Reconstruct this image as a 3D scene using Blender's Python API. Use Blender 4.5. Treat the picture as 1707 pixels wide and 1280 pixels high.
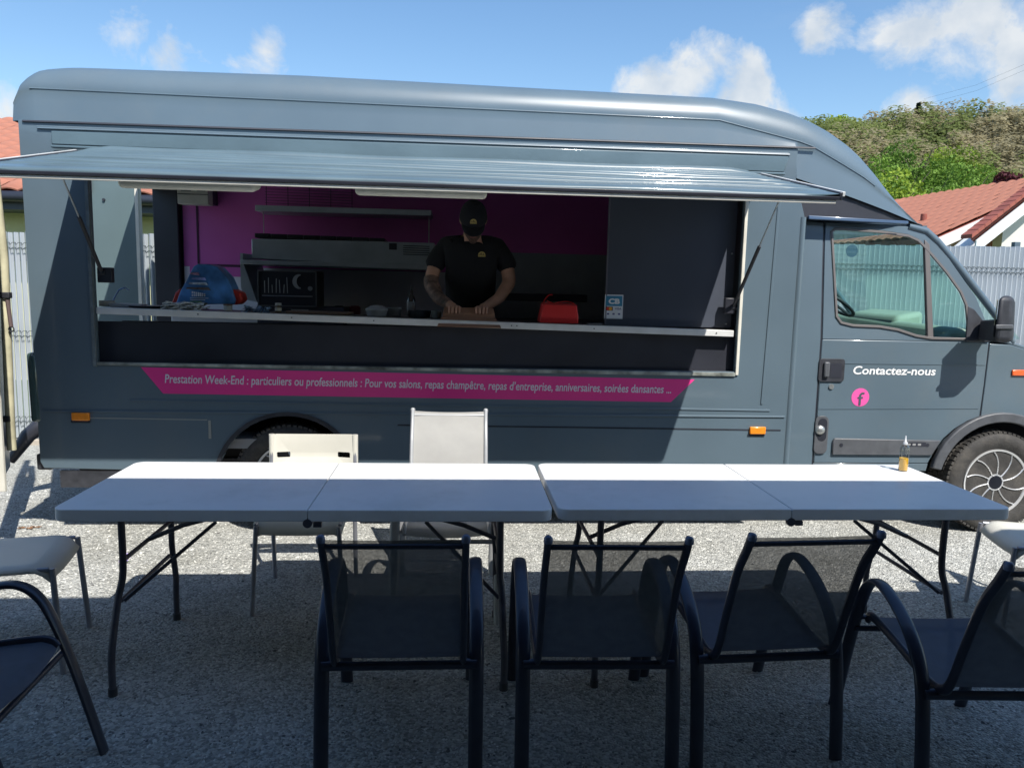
import bpy, bmesh, math, random
import numpy as np
from mathutils import Vector, Matrix, geometry
R = math.radians
random.seed(7); rng = np.random.default_rng(11)
for o in list(bpy.data.objects): bpy.data.objects.remove(o)
scn = bpy.context.scene
COL = scn.collection

# ------------------------------------------------------------------ camera
CH, YAW, PITCH, ROLL, FPX = 1.5744, 0.07544, 0.12726, 0.022415, 1274.8
fw = Vector((math.sin(YAW)*math.cos(PITCH), math.cos(YAW)*math.cos(PITCH), -math.sin(PITCH)))
r0 = Vector((math.cos(YAW), -math.sin(YAW), 0)); u0 = r0.cross(fw)
rt = math.cos(ROLL)*r0 + math.sin(ROLL)*u0; up = -math.sin(ROLL)*r0 + math.cos(ROLL)*u0
cam = bpy.data.cameras.new('camera'); co = bpy.data.objects.new('camera', cam); COL.objects.link(co)
M = Matrix((rt, up, -fw)).transposed().to_4x4(); M.translation = Vector((0, 0, CH))
co.matrix_world = M
cam.sensor_width = 36; cam.lens = 36*FPX/1707; cam.clip_start = 0.05; cam.clip_end = 3000
scn.camera = co
scn.render.resolution_x = 1024; scn.render.resolution_y = 767

# ------------------------------------------------------------------ sun and sky
SUN = Vector((0.466, -1.0, 1.41)).normalized()
SUN_STRENGTH = 4.2; SKY_STRENGTH = 0.115
sl = bpy.data.lights.new('sun', 'SUN'); so = bpy.data.objects.new('sun', sl); COL.objects.link(so)
sl.energy = SUN_STRENGTH; sl.angle = R(0.5); sl.color = (1.0, 0.96, 0.89)
so.rotation_euler = SUN.to_track_quat('Z', 'Y').to_euler(); so.location = (3, -6, 12)
w = bpy.data.worlds.new('World'); scn.world = w; w.use_nodes = True
nt = w.node_tree; nt.nodes.clear()
N = nt.nodes.new; L = nt.links.new
sky = N('ShaderNodeTexSky'); sky.sky_type = 'NISHITA'; sky.sun_disc = False
sky.sun_elevation = math.asin(SUN.z); sky.sun_rotation = math.atan2(SUN.x, SUN.y)
sky.air_density = 1.15; sky.dust_density = 0.6; sky.ozone_density = 2.2; sky.altitude = 300
hs = N('ShaderNodeHueSaturation'); hs.inputs['Saturation'].default_value = 1.15
hs.inputs['Value'].default_value = 1.0
L(sky.outputs[0], hs.inputs['Color'])
# clouds: noise masked to some lumps and thin scattered wisps everywhere
tc = N('ShaderNodeTexCoord')
def cloud_dir(px, py):
    return (fw + rt*((px-853.5)/FPX) - up*((py-640)/FPX)).normalized()
nz = N('ShaderNodeTexNoise'); nz.inputs['Scale'].default_value = 13; nz.inputs['Detail'].default_value = 9; nz.inputs['Roughness'].default_value = 0.62
nz.inputs['Distortion'].default_value = 0.25
L(tc.outputs['Generated'], nz.inputs['Vector'])
def mth(op, a, b=None, clamp=False):
    n = N('ShaderNodeMath'); n.operation = op; n.use_clamp = clamp
    for i, v in enumerate((a, b)):
        if v is None: continue
        if isinstance(v, (int, float)): n.inputs[i].default_value = v
        else: L(v, n.inputs[i])
    return n.outputs[0]
lump = None
for px, py, rad, st in [(1085,150,.075,.95),(1160,128,.075,1.05),(1235,160,.085,1.0),(1300,195,.05,.7),(1535,35,.085,.95),(1620,50,.11,1.1),(1720,80,.12,1.1),(1360,62,.06,.8),
                        (-20,190,.09,1.0),(215,62,.075,.86),(268,92,.07,.84),(440,90,.06,.86),(1520,168,.055,.84),(1800,-60,.10,1.0),(-300,120,.12,1.0),(560,-400,.12,.9),(2100,60,.14,1.0)]:
    d = cloud_dir(px, py)
    vm = N('ShaderNodeVectorMath'); vm.operation = 'DISTANCE'; L(tc.outputs['Generated'], vm.inputs[0]); vm.inputs[1].default_value = d
    a = mth('MULTIPLY', mth('SUBTRACT', 1.0, mth('DIVIDE', vm.outputs['Value'], rad), True), st)
    lump = a if lump is None else mth('MAXIMUM', lump, a)
den = mth('ADD', mth('MULTIPLY', lump, 0.85), mth('MULTIPLY', mth('SUBTRACT', nz.outputs[0], 0.5), 1.7))
den = mth('MULTIPLY', mth('SUBTRACT', den, 0.36), 2.6, True)
den = mth('MULTIPLY', den, mth('ADD', .45, mth('MULTIPLY', nz.outputs[0], 1.1)), True)
wn = N('ShaderNodeTexNoise'); wn.inputs['Scale'].default_value = 2.6; wn.inputs['Detail'].default_value = 10; wn.inputs['Roughness'].default_value = .6
mp = N('ShaderNodeMapping'); mp.inputs['Scale'].default_value = (1, 1, 3.0); L(tc.outputs['Generated'], mp.inputs[0]); L(mp.outputs[0], wn.inputs['Vector'])
wisp = mth('MULTIPLY', mth('SUBTRACT', wn.outputs[0], 0.56), 2.2, True)
wisp = mth('MULTIPLY', wisp, 0.18)
den = mth('MAXIMUM', mth('MULTIPLY', den, 0.86), wisp)
mix = N('ShaderNodeMixRGB'); L(den, mix.inputs[0]); L(hs.outputs[0], mix.inputs[1]); cn = N('ShaderNodeTexNoise'); cn.inputs['Scale'].default_value = 22; cn.inputs['Detail'].default_value = 6; L(tc.outputs['Generated'], cn.inputs['Vector'])
cr_ = N('ShaderNodeValToRGB'); cr_.color_ramp.elements[0].position = .35; cr_.color_ramp.elements[0].color = (.74,.8,.88,1); cr_.color_ramp.elements[1].position = .62; cr_.color_ramp.elements[1].color = (1,1,1,1); L(cn.outputs[0], cr_.inputs[0])
cm_ = N('ShaderNodeMixRGB'); cm_.blend_type = 'MULTIPLY'; cm_.inputs[0].default_value = 1; L(cr_.outputs[0], cm_.inputs[1]); cm_.inputs[2].default_value = (5.0, 5.1, 5.1, 1); L(cm_.outputs[0], mix.inputs[2])
bg = N('ShaderNodeBackground'); bg.inputs[1].default_value = SKY_STRENGTH
L(mix.outputs[0], bg.inputs[0])
wo = N('ShaderNodeOutputWorld'); L(bg.outputs[0], wo.inputs[0])
vs = scn.view_settings; vs.view_transform = 'Standard'; vs.look = 'None'; vs.exposure = 0.6; vs.gamma = 1; vs.use_curve_mapping = False
try:
    scn.cycles.max_bounces = 8; scn.cycles.transparent_max_bounces = 12
except Exception: pass

# ------------------------------------------------------------------ helpers
def at(px, py, Y):
    d = fw + rt*((px-853.5)/FPX) - up*((py-640)/FPX)
    t = Y/d.y; return Vector((0, 0, CH)) + d*t
def atz(px, py, z):
    d = fw + rt*((px-853.5)/FPX) - up*((py-640)/FPX)
    t = (z-CH)/d.z; return Vector((0, 0, CH)) + d*t
def xz(px, py, Y=4.715):
    v = at(px, py, Y); return (v.x, v.z)

MATS = {}
def mat(name, col, rough=.5, metal=0, var=.0, vscale=8, bump=0, bscale=60, coat=0, alpha=1, spec=.5, dirt=None, dscale=3, damt=.7, sheen=0, emis=None, trans=0, anis=None):
    if name in MATS: return MATS[name]
    m = bpy.data.materials.new(name); m.use_nodes = True; t = m.node_tree; b = t.nodes['Principled BSDF']
    b.inputs['Base Color'].default_value = (*col, 1); b.inputs['Roughness'].default_value = rough; b.inputs['Metallic'].default_value = metal
    b.inputs['Specular IOR Level'].default_value = spec
    b.inputs['Coat Weight'].default_value = coat; b.inputs['Coat Roughness'].default_value = .09
    if trans: b.inputs['Transmission Weight'].default_value = trans
    if sheen: b.inputs['Sheen Weight'].default_value = sheen
    g = t.nodes.new('ShaderNodeTexCoord')
    if var:
        n = t.nodes.new('ShaderNodeTexNoise'); n.inputs['Scale'].default_value = vscale; n.inputs['Detail'].default_value = 6
        t.links.new(g.outputs['Object'], n.inputs['Vector'])
        c = t.nodes.new('ShaderNodeValToRGB'); c.color_ramp.elements[0].position = .3; c.color_ramp.elements[1].position = .7
        c.color_ramp.elements[0].color = (*[x*(1-var) for x in col], 1); c.color_ramp.elements[1].color = (*[min(1, x*(1+var)) for x in col], 1)
        t.links.new(n.outputs[0], c.inputs[0]); last = c.outputs[0]
        if dirt:
            n2 = t.nodes.new('ShaderNodeTexNoise'); n2.inputs['Scale'].default_value = dscale; n2.inputs['Detail'].default_value = 9; n2.inputs['Roughness'].default_value = .7
            t.links.new(g.outputs['Object'], n2.inputs['Vector'])
            c2 = t.nodes.new('ShaderNodeValToRGB'); c2.color_ramp.elements[0].position = .5; c2.color_ramp.elements[1].position = .75
            c2.color_ramp.elements[1].color = (damt, damt, damt, 1); c2.color_ramp.elements[0].color = (0, 0, 0, 1)
            t.links.new(n2.outputs[0], c2.inputs[0])
            mx = t.nodes.new('ShaderNodeMixRGB'); t.links.new(c2.outputs[0], mx.inputs[0]); t.links.new(last, mx.inputs[1]); mx.inputs[2].default_value = (*dirt, 1); last = mx.outputs[0]
        t.links.new(last, b.inputs['Base Color'])
        rr = t.nodes.new('ShaderNodeMapRange'); rr.inputs['To Min'].default_value = max(0, rough*.8); rr.inputs['To Max'].default_value = min(1, rough*1.25)
        t.links.new(n.outputs[0], rr.inputs['Value']); t.links.new(rr.outputs[0], b.inputs['Roughness'])
    if bump:
        n = t.nodes.new('ShaderNodeTexNoise'); n.inputs['Scale'].default_value = bscale; n.inputs['Detail'].default_value = 4
        t.links.new(g.outputs['Object'], n.inputs['Vector'])
        bp = t.nodes.new('ShaderNodeBump'); bp.inputs['Strength'].default_value = bump; bp.inputs['Distance'].default_value = .02
        t.links.new(n.outputs[0], bp.inputs['Height']); t.links.new(bp.outputs[0], b.inputs['Normal'])
        if coat: t.links.new(bp.outputs[0], b.inputs['Coat Normal'])
    if alpha < 1:
        tr = t.nodes.new('ShaderNodeBsdfTransparent'); ms = t.nodes.new('ShaderNodeMixShader')
        ms.inputs[0].default_value = alpha
        out = t.nodes['Material Output']
        t.links.new(tr.outputs[0], ms.inputs[1]); t.links.new(b.outputs[0], ms.inputs[2]); t.links.new(ms.outputs[0], out.inputs[0])
    if emis: b.inputs['Emission Color'].default_value = (*emis, 1)
    MATS[name] = m; return m
def glass(name, tint, gl=1.0, ior=1.5):
    if name in MATS: return MATS[name]
    m = bpy.data.materials.new(name); m.use_nodes = True; t = m.node_tree; t.nodes.remove(t.nodes['Principled BSDF'])
    tr = t.nodes.new('ShaderNodeBsdfTransparent'); tr.inputs[0].default_value = (*tint, 1)
    g = t.nodes.new('ShaderNodeBsdfGlossy'); g.inputs['Roughness'].default_value = .02
    lw = t.nodes.new('ShaderNodeLayerWeight'); lw.inputs[0].default_value = .5
    pw = t.nodes.new('ShaderNodeMath'); pw.operation = 'POWER'; t.links.new(lw.outputs['Facing'], pw.inputs[0]); pw.inputs[1].default_value = 4
    f = t.nodes.new('ShaderNodeMath'); f.operation = 'MULTIPLY_ADD'; t.links.new(pw.outputs[0], f.inputs[0]); f.inputs[1].default_value = .6*gl; f.inputs[2].default_value = .035*gl if ior < 2 else .4
    ms = t.nodes.new('ShaderNodeMixShader'); t.links.new(f.outputs[0], ms.inputs[0]); t.links.new(tr.outputs[0], ms.inputs[1]); t.links.new(g.outputs[0], ms.inputs[2])
    t.links.new(ms.outputs[0], t.nodes['Material Output'].inputs[0]); MATS[name] = m; return m

class MB:
    def __init__(s): s.v = []; s.f = []
    def add(s, vs_, fs):
        n = len(s.v); s.v += [tuple(v) for v in vs_]; s.f += [tuple(i+n for i in f) for f in fs]; return s
    def hexa(s, p):   # 8 points: bottom 4 ccw, top 4
        return s.add(p, [(3,2,1,0),(4,5,6,7),(0,1,5,4),(1,2,6,5),(2,3,7,6),(3,0,4,7)])
    def box(s, a, b):
        (x0,y0,z0),(x1,y1,z1) = a, b
        return s.hexa([(x0,y0,z0),(x1,y0,z0),(x1,y1,z0),(x0,y1,z0),(x0,y0,z1),(x1,y0,z1),(x1,y1,z1),(x0,y1,z1)])
    def tube(s, pts, r, seg=8, caps=True, flat=None):
        # flat=(ru, rv, upvec): elliptical section
        pts = [Vector(p) for p in pts]; n = len(pts); rings = []
        rad = r if isinstance(r, (list, tuple)) else [r]*n
        ref = None
        for i, p in enumerate(pts):
            t = (pts[min(i+1, n-1)]-pts[max(i-1, 0)]).normalized()
            if flat: u = Vector(flat[2]); u = (u - t*u.dot(t)).normalized()
            else:
                if ref is None: ref = Vector((0,0,1)) if abs(t.z) < .9 else Vector((1,0,0))
                u = (ref - t*ref.dot(t))
                u = u.normalized() if u.length > 1e-4 else t.orthogonal().normalized(); ref = u
            v = t.cross(u)
            a_, b_ = (flat[0], flat[1]) if flat else (rad[i], rad[i])
            rings.append([p + u*(math.cos(k*2*math.pi/seg)*a_) + v*(math.sin(k*2*math.pi/seg)*b_) for k in range(seg)])
        vs_ = [q for rg in rings for q in rg]; fs = []
        for i in range(n-1):
            for k in range(seg):
                a, b = i*seg+k, i*seg+(k+1) % seg
                fs.append((a, b, b+seg, a+seg))
        if caps: fs.append(tuple(range(seg-1, -1, -1))); fs.append(tuple(range((n-1)*seg, n*seg)))
        return s.add(vs_, fs)
    def lathe(s, prof, c=(0,0,0), axis='z', seg=24):
        vs_ = []; n = len(prof)
        for (r, h) in prof:
            for k in range(seg):
                a = 2*math.pi*k/seg; x, y = math.cos(a)*r, math.sin(a)*r
                q = (x, y, h) if axis == 'z' else ((x, h, y) if axis == 'y' else (h, x, y))
                vs_.append((c[0]+q[0], c[1]+q[1], c[2]+q[2]))
        fs = []
        for i in range(n-1):
            for k in range(seg):
                a, b = i*seg+k, i*seg+(k+1) % seg
                fs.append((a, b, b+seg, a+seg))
        fs.append(tuple(range(seg-1, -1, -1))); fs.append(tuple(range((n-1)*seg, n*seg)))
        return s.add(vs_, fs)
    def plate(s, outer, y0, y1, holes=(), f=None):
        """polygon in (x,z) extruded from y0 to y1, with holes"""
        bm = bmesh.new(); loops = [outer]+list(holes); edges = []
        for lp in loops:
            vv = [bm.verts.new((p[0], 0, p[1])) for p in lp]
            edges += [bm.edges.new((vv[i], vv[(i+1) % len(vv)])) for i in range(len(vv))]
        bmesh.ops.triangle_fill(bm, use_beauty=True, use_dissolve=False, edges=edges, normal=(0,-1,0))
        bm.verts.index_update(); V = [tuple(v.co) for v in bm.verts]; F = [[v.index for v in fc.verts] for fc in bm.faces]
        B = [(e.verts[0].index, e.verts[1].index) for e in bm.edges if len(e.link_faces) == 1]; bm.free()
        n = len(V); g = f or (lambda x, z: 0)
        vs_ = [(x, y0+g(x, z), z) for x, _, z in V] + [(x, y1+g(x, z), z) for x, _, z in V]
        fs = [tuple(q) for q in F] + [tuple(n+i for i in reversed(q)) for q in F] + [(a, b, b+n, a+n) for a, b in B]
        return s.add(vs_, fs)
    def build(s, name, m=None, parent=None, smooth=0, bevel=0, bseg=2, kind=None, label=None, sub=0):
        me = bpy.data.meshes.new(name); me.from_pydata(s.v, [], s.f); me.validate()
        bm = bmesh.new(); bm.from_mesh(me); bmesh.ops.recalc_face_normals(bm, faces=bm.faces); bm.to_mesh(me); bm.free()
        o = bpy.data.objects.new(name, me); COL.objects.link(o)
        if m: me.materials.append(m)
        if smooth:
            for p in me.polygons: p.use_smooth = True
            me.set_sharp_from_angle(angle=R(smooth))
        if bevel:
            b = o.modifiers.new('bevel', 'BEVEL'); b.width = bevel; b.segments = bseg; b.limit_method = 'ANGLE'; b.angle_limit = R(35); b.harden_normals = False
            if not smooth:
                for p in me.polygons: p.use_smooth = True
                me.set_sharp_from_angle(angle=R(40))
        if sub:
            d = o.modifiers.new('sub', 'SUBSURF'); d.levels = sub; d.render_levels = sub
        if parent: put(o, parent)
        if kind: o['kind'] = kind
        if label: o['label'] = label
        return o
def put(o, parent):
    """parent o (modelled in world space) under parent without moving it"""
    o.parent = parent
    pm = parent_matrix(parent)
    o.matrix_parent_inverse = pm.inverted()
def parent_matrix(p):
    m = Matrix.LocRotScale(p.location, p.rotation_euler, p.scale)
    if p.parent: m = parent_matrix(p.parent) @ p.matrix_parent_inverse @ m
    return m
def thing(name, label, cat, loc=(0,0,0), rz=0, group=None):
    o = bpy.data.objects.new(name, None); COL.objects.link(o); o.empty_display_size = .2
    o.location = loc; o.rotation_euler = (0,0,rz); o['label'] = label; o['category'] = cat
    if group: o['group'] = group
    return o
def tag(o, label, cat, group=None):
    o['label'] = label; o['category'] = cat
    if group: o['group'] = group
    return o
def dup_tree(o, parent=None):
    c = o.copy(); COL.objects.link(c)
    if parent: c.parent = parent
    for ch in [x for x in bpy.data.objects if x.parent == o]: dup_tree(ch, c)
    return c
def text_mesh(name, body, width=None, height=.05, m=None, parent=None, p0=(0,0,0), ydir=1, slope=0, thick=0, offset=.0, shear=0, spacing=1.0, align='LEFT', proud=.001):
    """lettering lying in an XZ plane, facing -Y, left end of the baseline at p0"""
    cu = bpy.data.curves.new('lettering', 'FONT'); cu.body = body; cu.size = 1; cu.offset = offset; cu.shear = shear; cu.space_character = spacing
    cu.extrude = 0; cu.resolution_u = 3
    o = bpy.data.objects.new('lettering_source', cu); COL.objects.link(o)
    dg = bpy.context.evaluated_depsgraph_get(); me = bpy.data.meshes.new_from_object(o.evaluated_get(dg))
    bpy.data.objects.remove(o)
    xs = [v.co.x for v in me.vertices]; W = max(xs)-min(xs); x0 = min(xs)
    sy = height/.7; sx = (width/W) if width else sy
    for v in me.vertices:
        X = (v.co.x-x0)*sx; Z = v.co.y*sy
        if align == 'CENTER': X -= W*sx/2
        v.co = (p0[0]+X, p0[1]-proud, p0[2]+Z+slope*X)
    me.materials.clear(); me.materials.append(m)
    ob = bpy.data.objects.new(name, me); COL.objects.link(ob)
    if parent: put(ob, parent)
    return ob
def arc(cx, cz, r, a0, a1, n):
    return [(cx+r*math.cos(R(a0+(a1-a0)*i/n)), cz+r*math.sin(R(a0+(a1-a0)*i/n))) for i in range(n+1)]
def rrect(x0, z0, x1, z1, r, n=4):
    return arc(x1-r, z0+r, r, -90, 0, n)+arc(x1-r, z1-r, r, 0, 90, n)+arc(x0+r, z1-r, r, 90, 180, n)+arc(x0+r, z0+r, r, 180, 270, n)
def smooth_path(pts, n=6):
    P = [Vector(p) for p in pts]; out = []
    for i in range(len(P)-1):
        p0, p1, p2, p3 = P[max(i-1,0)], P[i], P[i+1], P[min(i+2,len(P)-1)]
        for k in range(n):
            t = k/n
            out.append(.5*((2*p1)+(-p0+p2)*t+(2*p0-5*p1+4*p2-p3)*t*t+(-p0+3*p1-3*p2+p3)*t**3))
    out.append(P[-1]); return out

# ------------------------------------------------------------------ materials
PAINT = mat('blue_grey_paint', (.108,.153,.187), .36, 0, .07, 1.5, .02, 3.0, coat=.55, dirt=(.2,.2,.18), dscale=1.6, damt=.22)
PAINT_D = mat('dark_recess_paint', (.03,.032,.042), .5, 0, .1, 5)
FLAPM = mat('worn_blue_grey_paint', (.10,.15,.175), .4, 0, .12, 2.5, .05, 9.0, coat=.6)
INNER = mat('dark_interior_panel', (.05,.055,.075), .42, 0, .12, 3)
BLACKP = mat('black_panel', (.026,.028,.038), .4, 0, .2, 4)
PINKW = mat('magenta_wall', (.55,.11,.42), .4, 0, .06, 3)
PINK = mat('pink_vinyl', (.85,.05,.29), .35, 0, .04, 4)
PINKL = mat('light_pink_vinyl', (.85,.11,.38), .4)
WHITE = mat('white_vinyl', (.82,.82,.82), .4)
GREYL = mat('greyish_white_vinyl', (.75,.72,.78), .4)
ALU = mat('aluminium', (.55,.56,.55), .38, .85, .1, 20)
ALUW = mat('painted_aluminium', (.7,.7,.68), .45, .1, .08, 10)
STEEL = mat('stainless_steel', (.42,.47,.5), .38, .6, .12, 6)
DKSTEEL = mat('grey_wall_sheet', (.3,.32,.36), .4, .1, .15, 3)
CREAM = mat('cream_trim', (.72,.69,.6), .5, 0, .08, 12)
PLAST = mat('dark_plastic', (.035,.037,.045), .5, 0, .25, 20, .1, 300)
PLASTG = mat('grey_plastic_trim', (.09,.095,.105), .45, 0, .15, 14, .1, 300)
RUBBER = mat('tyre_rubber', (.05,.047,.044), .75, 0, .3, 18, .25, 120, dirt=(.14,.125,.105), dscale=6)
RIMD = mat('dark_wheel_metal', (.03,.033,.045), .3, .6)
RIML = mat('bright_wheel_metal', (.8,.8,.8), .25, .5)
ORANGE = mat('orange_lens', (.9,.28,.02), .25, 0, .1, 40, coat=.5)
ORANGER = mat('red_orange_lens', (.85,.14,.03), .25, 0, .1, 40, coat=.5)
TABLE = mat('white_table_plastic', (.87,.87,.865), .36, 0, .03, 5, .06, 250, dirt=(.62,.62,.6), dscale=2.5)
TLEG = mat('dark_table_steel', (.08,.08,.1), .45, .3, .2, 20)
CFRAME = mat('dark_chair_frame', (.032,.038,.06), .38, .3, .15, 15, coat=.3)
CFAB = mat('dark_mesh_fabric', (.12,.135,.155), .75, 0, .15, 30, alpha=.80)
CSEAT = mat('dark_mesh_seat_fabric', (.075,.085,.115), .7, 0, .15, 30, alpha=.93)
GFRAME = mat('light_grey_frame', (.42,.43,.44), .4, .2, .06, 15)
GFAB = mat('light_grey_mesh_fabric', (.37,.365,.35), .7, 0, .06, 12, .2, 400, alpha=.97)
WSEAT = mat('ivory_chair_plastic', (.68,.66,.58), .4, 0, .04, 6)
WLEG = mat('grey_chair_leg', (.33,.34,.38), .35, .5, .1, 20)
TILE = mat('terracotta_tile', (.38,.15,.095), .8, 0, .25, 2.2, .2, 40, dirt=(.28,.14,.10), dscale=4)
TILED = mat('dark_terracotta_tile', (.31,.09,.065), .75, 0, .25, 2.2, .2, 40)
WALLC = mat('cream_render', (.72,.68,.58), .9, 0, .05, 1.5, .3, 60)
WALLY = mat('yellowish_render', (.62,.6,.36), .9, 0, .08, 1.5, .3, 60)
SLATM = mat('pale_fence_slat', (.46,.50,.53), .5, 0, .08, 3)
WIREM = mat('fence_wire', (.1,.12,.12), .5, .5)
POSTM = mat('fence_post_green_grey', (.1,.14,.17), .5, .2)
SKIN = mat('skin', (.56,.31,.22), .55, 0, .12, 14)
TATT = mat('tattoo_ink', (.09,.08,.09), .6, 0, .5, 45)
SHIRT = mat('black_cotton', (.01,.011,.015), .9, 0, .2, 30, .3, 120)
CAPM = mat('black_cap_cloth', (.01,.012,.018), .85, 0, .2, 30, .3, 160)
GOLD = mat('yellow_embroidery', (.62,.48,.16), .7, 0, .2, 120)
CARDB = mat('brown_cardboard', (.36,.19,.12), .8, 0, .1, 9)
GLS = glass('cab_glass', (.84,.95,.93)); BGL = glass('bottle_glass', (.82,.86,.86), 3.0)
HEADL = mat('headlamp_lens', (.7,.72,.75), .1, .2, coat=1)
DASH = mat('pale_green_grey_dash', (.36,.4,.34), .6, 0, .08, 6)
SEATM = mat('seat_cloth', (.05,.05,.06), .8, 0, .2, 30)

# ------------------------------------------------------------------ gravel material
def gravel_mat():
    m = bpy.data.materials.new('pale_gravel'); m.use_nodes = True; t = m.node_tree; b = t.nodes['Principled BSDF']; b.inputs['Roughness'].default_value = .9
    b.inputs['Specular IOR Level'].default_value = .25
    g = t.nodes.new('ShaderNodeTexCoord')
    v = t.nodes.new('ShaderNodeTexVoronoi'); v.inputs['Scale'].default_value = 95; t.links.new(g.outputs['Object'], v.inputs['Vector'])
    c = t.nodes.new('ShaderNodeValToRGB'); e = c.color_ramp.elements; e[0].position = .0; e[0].color = (.26,.265,.25,1); e[1].position = 1; e[1].color = (.64,.64,.60,1)
    sx = t.nodes.new('ShaderNodeSeparateColor'); t.links.new(v.outputs['Color'], sx.inputs[0]); t.links.new(sx.outputs[0], c.inputs[0])
    n = t.nodes.new('ShaderNodeTexNoise'); n.inputs['Scale'].default_value = 2.2; n.inputs['Detail'].default_value = 8; t.links.new(g.outputs['Object'], n.inputs['Vector'])
    mx = t.nodes.new('ShaderNodeMixRGB'); mx.blend_type = 'MULTIPLY'; mx.inputs[0].default_value = .5; t.links.new(c.outputs[0], mx.inputs[1])
    c3 = t.nodes.new('ShaderNodeValToRGB'); c3.color_ramp.elements[0].position = .35; c3.color_ramp.elements[0].color = (.62,.6,.54,1); c3.color_ramp.elements[1].position = .62; c3.color_ramp.elements[1].color = (1,1,1,1)
    t.links.new(n.outputs[0], c3.inputs[0]); t.links.new(c3.outputs[0], mx.inputs[2]); t.links.new(mx.outputs[0], b.inputs['Base Color'])
    bp = t.nodes.new('ShaderNodeBump'); bp.inputs['Strength'].default_value = .9; bp.inputs['Distance'].default_value = .012; bp.invert = True
    t.links.new(v.outputs['Distance'], bp.inputs['Height']); t.links.new(bp.outputs[0], b.inputs['Normal'])
    return m
def pebble_mat():
    m = bpy.data.materials.new('pebble'); m.use_nodes = True; t = m.node_tree; b = t.nodes['Principled BSDF']; b.inputs['Roughness'].default_value = .85
    b.inputs['Specular IOR Level'].default_value = .3
    g = t.nodes.new('ShaderNodeTexCoord'); v = t.nodes.new('ShaderNodeTexVoronoi'); v.inputs['Scale'].default_value = 40; t.links.new(g.outputs['Object'], v.inputs['Vector'])
    sx = t.nodes.new('ShaderNodeSeparateColor'); t.links.new(v.outputs['Color'], sx.inputs[0])
    c = t.nodes.new('ShaderNodeValToRGB'); e = c.color_ramp.elements; e[0].color = (.08,.08,.08,1); e[1].color = (.75,.74,.68,1); k = e.new(.5); k.color = (.5,.5,.47,1)
    t.links.new(sx.outputs[1], c.inputs[0]); t.links.new(c.outputs[0], b.inputs['Base Color']); return m

# ================================================================== SETTING
gp = MB().add([(-900,-300,-.012),(900,-300,-.012),(900,1200,-.012),(-900,1200,-.012)], [(0,1,2,3)]).build('ground', mat('meadow', (.07,.11,.025), .95, 0, .3, .3), kind='structure')
yard = MB().add([(-16,-7,0),(16,-7,0),(16,7.32,0),(-16,7.32,0)], [(0,1,2,3)]).build('gravel_yard', gravel_mat(), kind='structure')
kb = MB()
kb.box((-16,7.32,-.01),(16,7.5,.05)); kb.build('fence_kerb', mat('concrete_kerb', (.42,.37,.31), .9, 0, .15, 4, .3, 60), kind='structure', bevel=.006)
# pebbles lying on the sheet near the camera
def pebbles():
    n = 92000
    x = rng.uniform(-3.4, 4.4, n); y = 1.15 + (6.3-1.15)*rng.uniform(0, 1, n)**1.25
    s = rng.uniform(.0035, .0085, n)*(1+.5*(rng.uniform(0,1,n) > .93))
    a = rng.uniform(0, 6.28, n); fl = rng.uniform(.45, .8, n); el = rng.uniform(.7, 1.0, n)
    base = np.array([(1,0,0),(.3,.9,0),(-.8,.55,0),(-.75,-.6,0),(.35,-.95,0),(.1,.05,1)])
    V = np.zeros((n, 6, 3)); j = rng.uniform(.8, 1.2, (n, 6))
    bx, by, bz = base[None,:,0]*j, base[None,:,1]*j, base[None,:,2]*np.ones((n,6))
    ca, sa = np.cos(a)[:,None], np.sin(a)[:,None]; by = by*el[:,None]
    V[:,:,0] = x[:,None]+(bx*ca-by*sa)*s[:,None]; V[:,:,1] = y[:,None]+(bx*sa+by*ca)*s[:,None]
    V[:,:,2] = -.001+bz*s[:,None]*fl[:,None]
    F = np.array([(i, (i+1) % 5, 5) for i in range(5)]); F = (F[None]+np.arange(n)[:,None,None]*6).reshape(-1, 3)
    me = bpy.data.meshes.new('gravel_stones'); me.vertices.add(n*6); me.vertices.foreach_set('co', V.reshape(-1))
    me.loops.add(len(F)*3); me.loops.foreach_set('vertex_index', F.reshape(-1).astype(np.int32)); me.polygons.add(len(F))
    me.polygons.foreach_set('loop_start', np.arange(0, len(F)*3, 3, dtype=np.int32)); me.update(calc_edges=True); me.validate()
    o = bpy.data.objects.new('gravel_stones', me); COL.objects.link(o); me.materials.append(pebble_mat()); o['kind'] = 'stuff'
    o['label'] = 'loose pale gravel stones covering the yard around tables and chairs'; o['category'] = 'gravel'
pebbles()

# hill: one terrain sheet behind everything
def hill_h(x, y):
    d = max(0, min(1, (y-60)/150)); s = d*d*(3-2*d)
    return -0.6 + s*(25+.15*x*(1 if x > 0 else .3)+1.6*math.sin(x*.06)+math.sin(x*.15+2)+2*math.sin(x*.011+1.3)+3*math.sin(x*.031)+2*math.sin(y*.03))
hm = MB(); nx, ny = 90, 50; hv = []
for j in range(ny+1):
    for i in range(nx+1):
        X = -400+800*i/nx; Y = 45+330*j/ny; hv.append((X, Y, hill_h(X, Y)))
hm.add(hv, [(j*(nx+1)+i, j*(nx+1)+i+1, (j+1)*(nx+1)+i+1, (j+1)*(nx+1)+i) for j in range(ny) for i in range(nx)])
hm.build('hill', mat('hill_grass', (.085,.13,.035), .95, 0, .35, .05), smooth=60, kind='structure')

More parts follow.
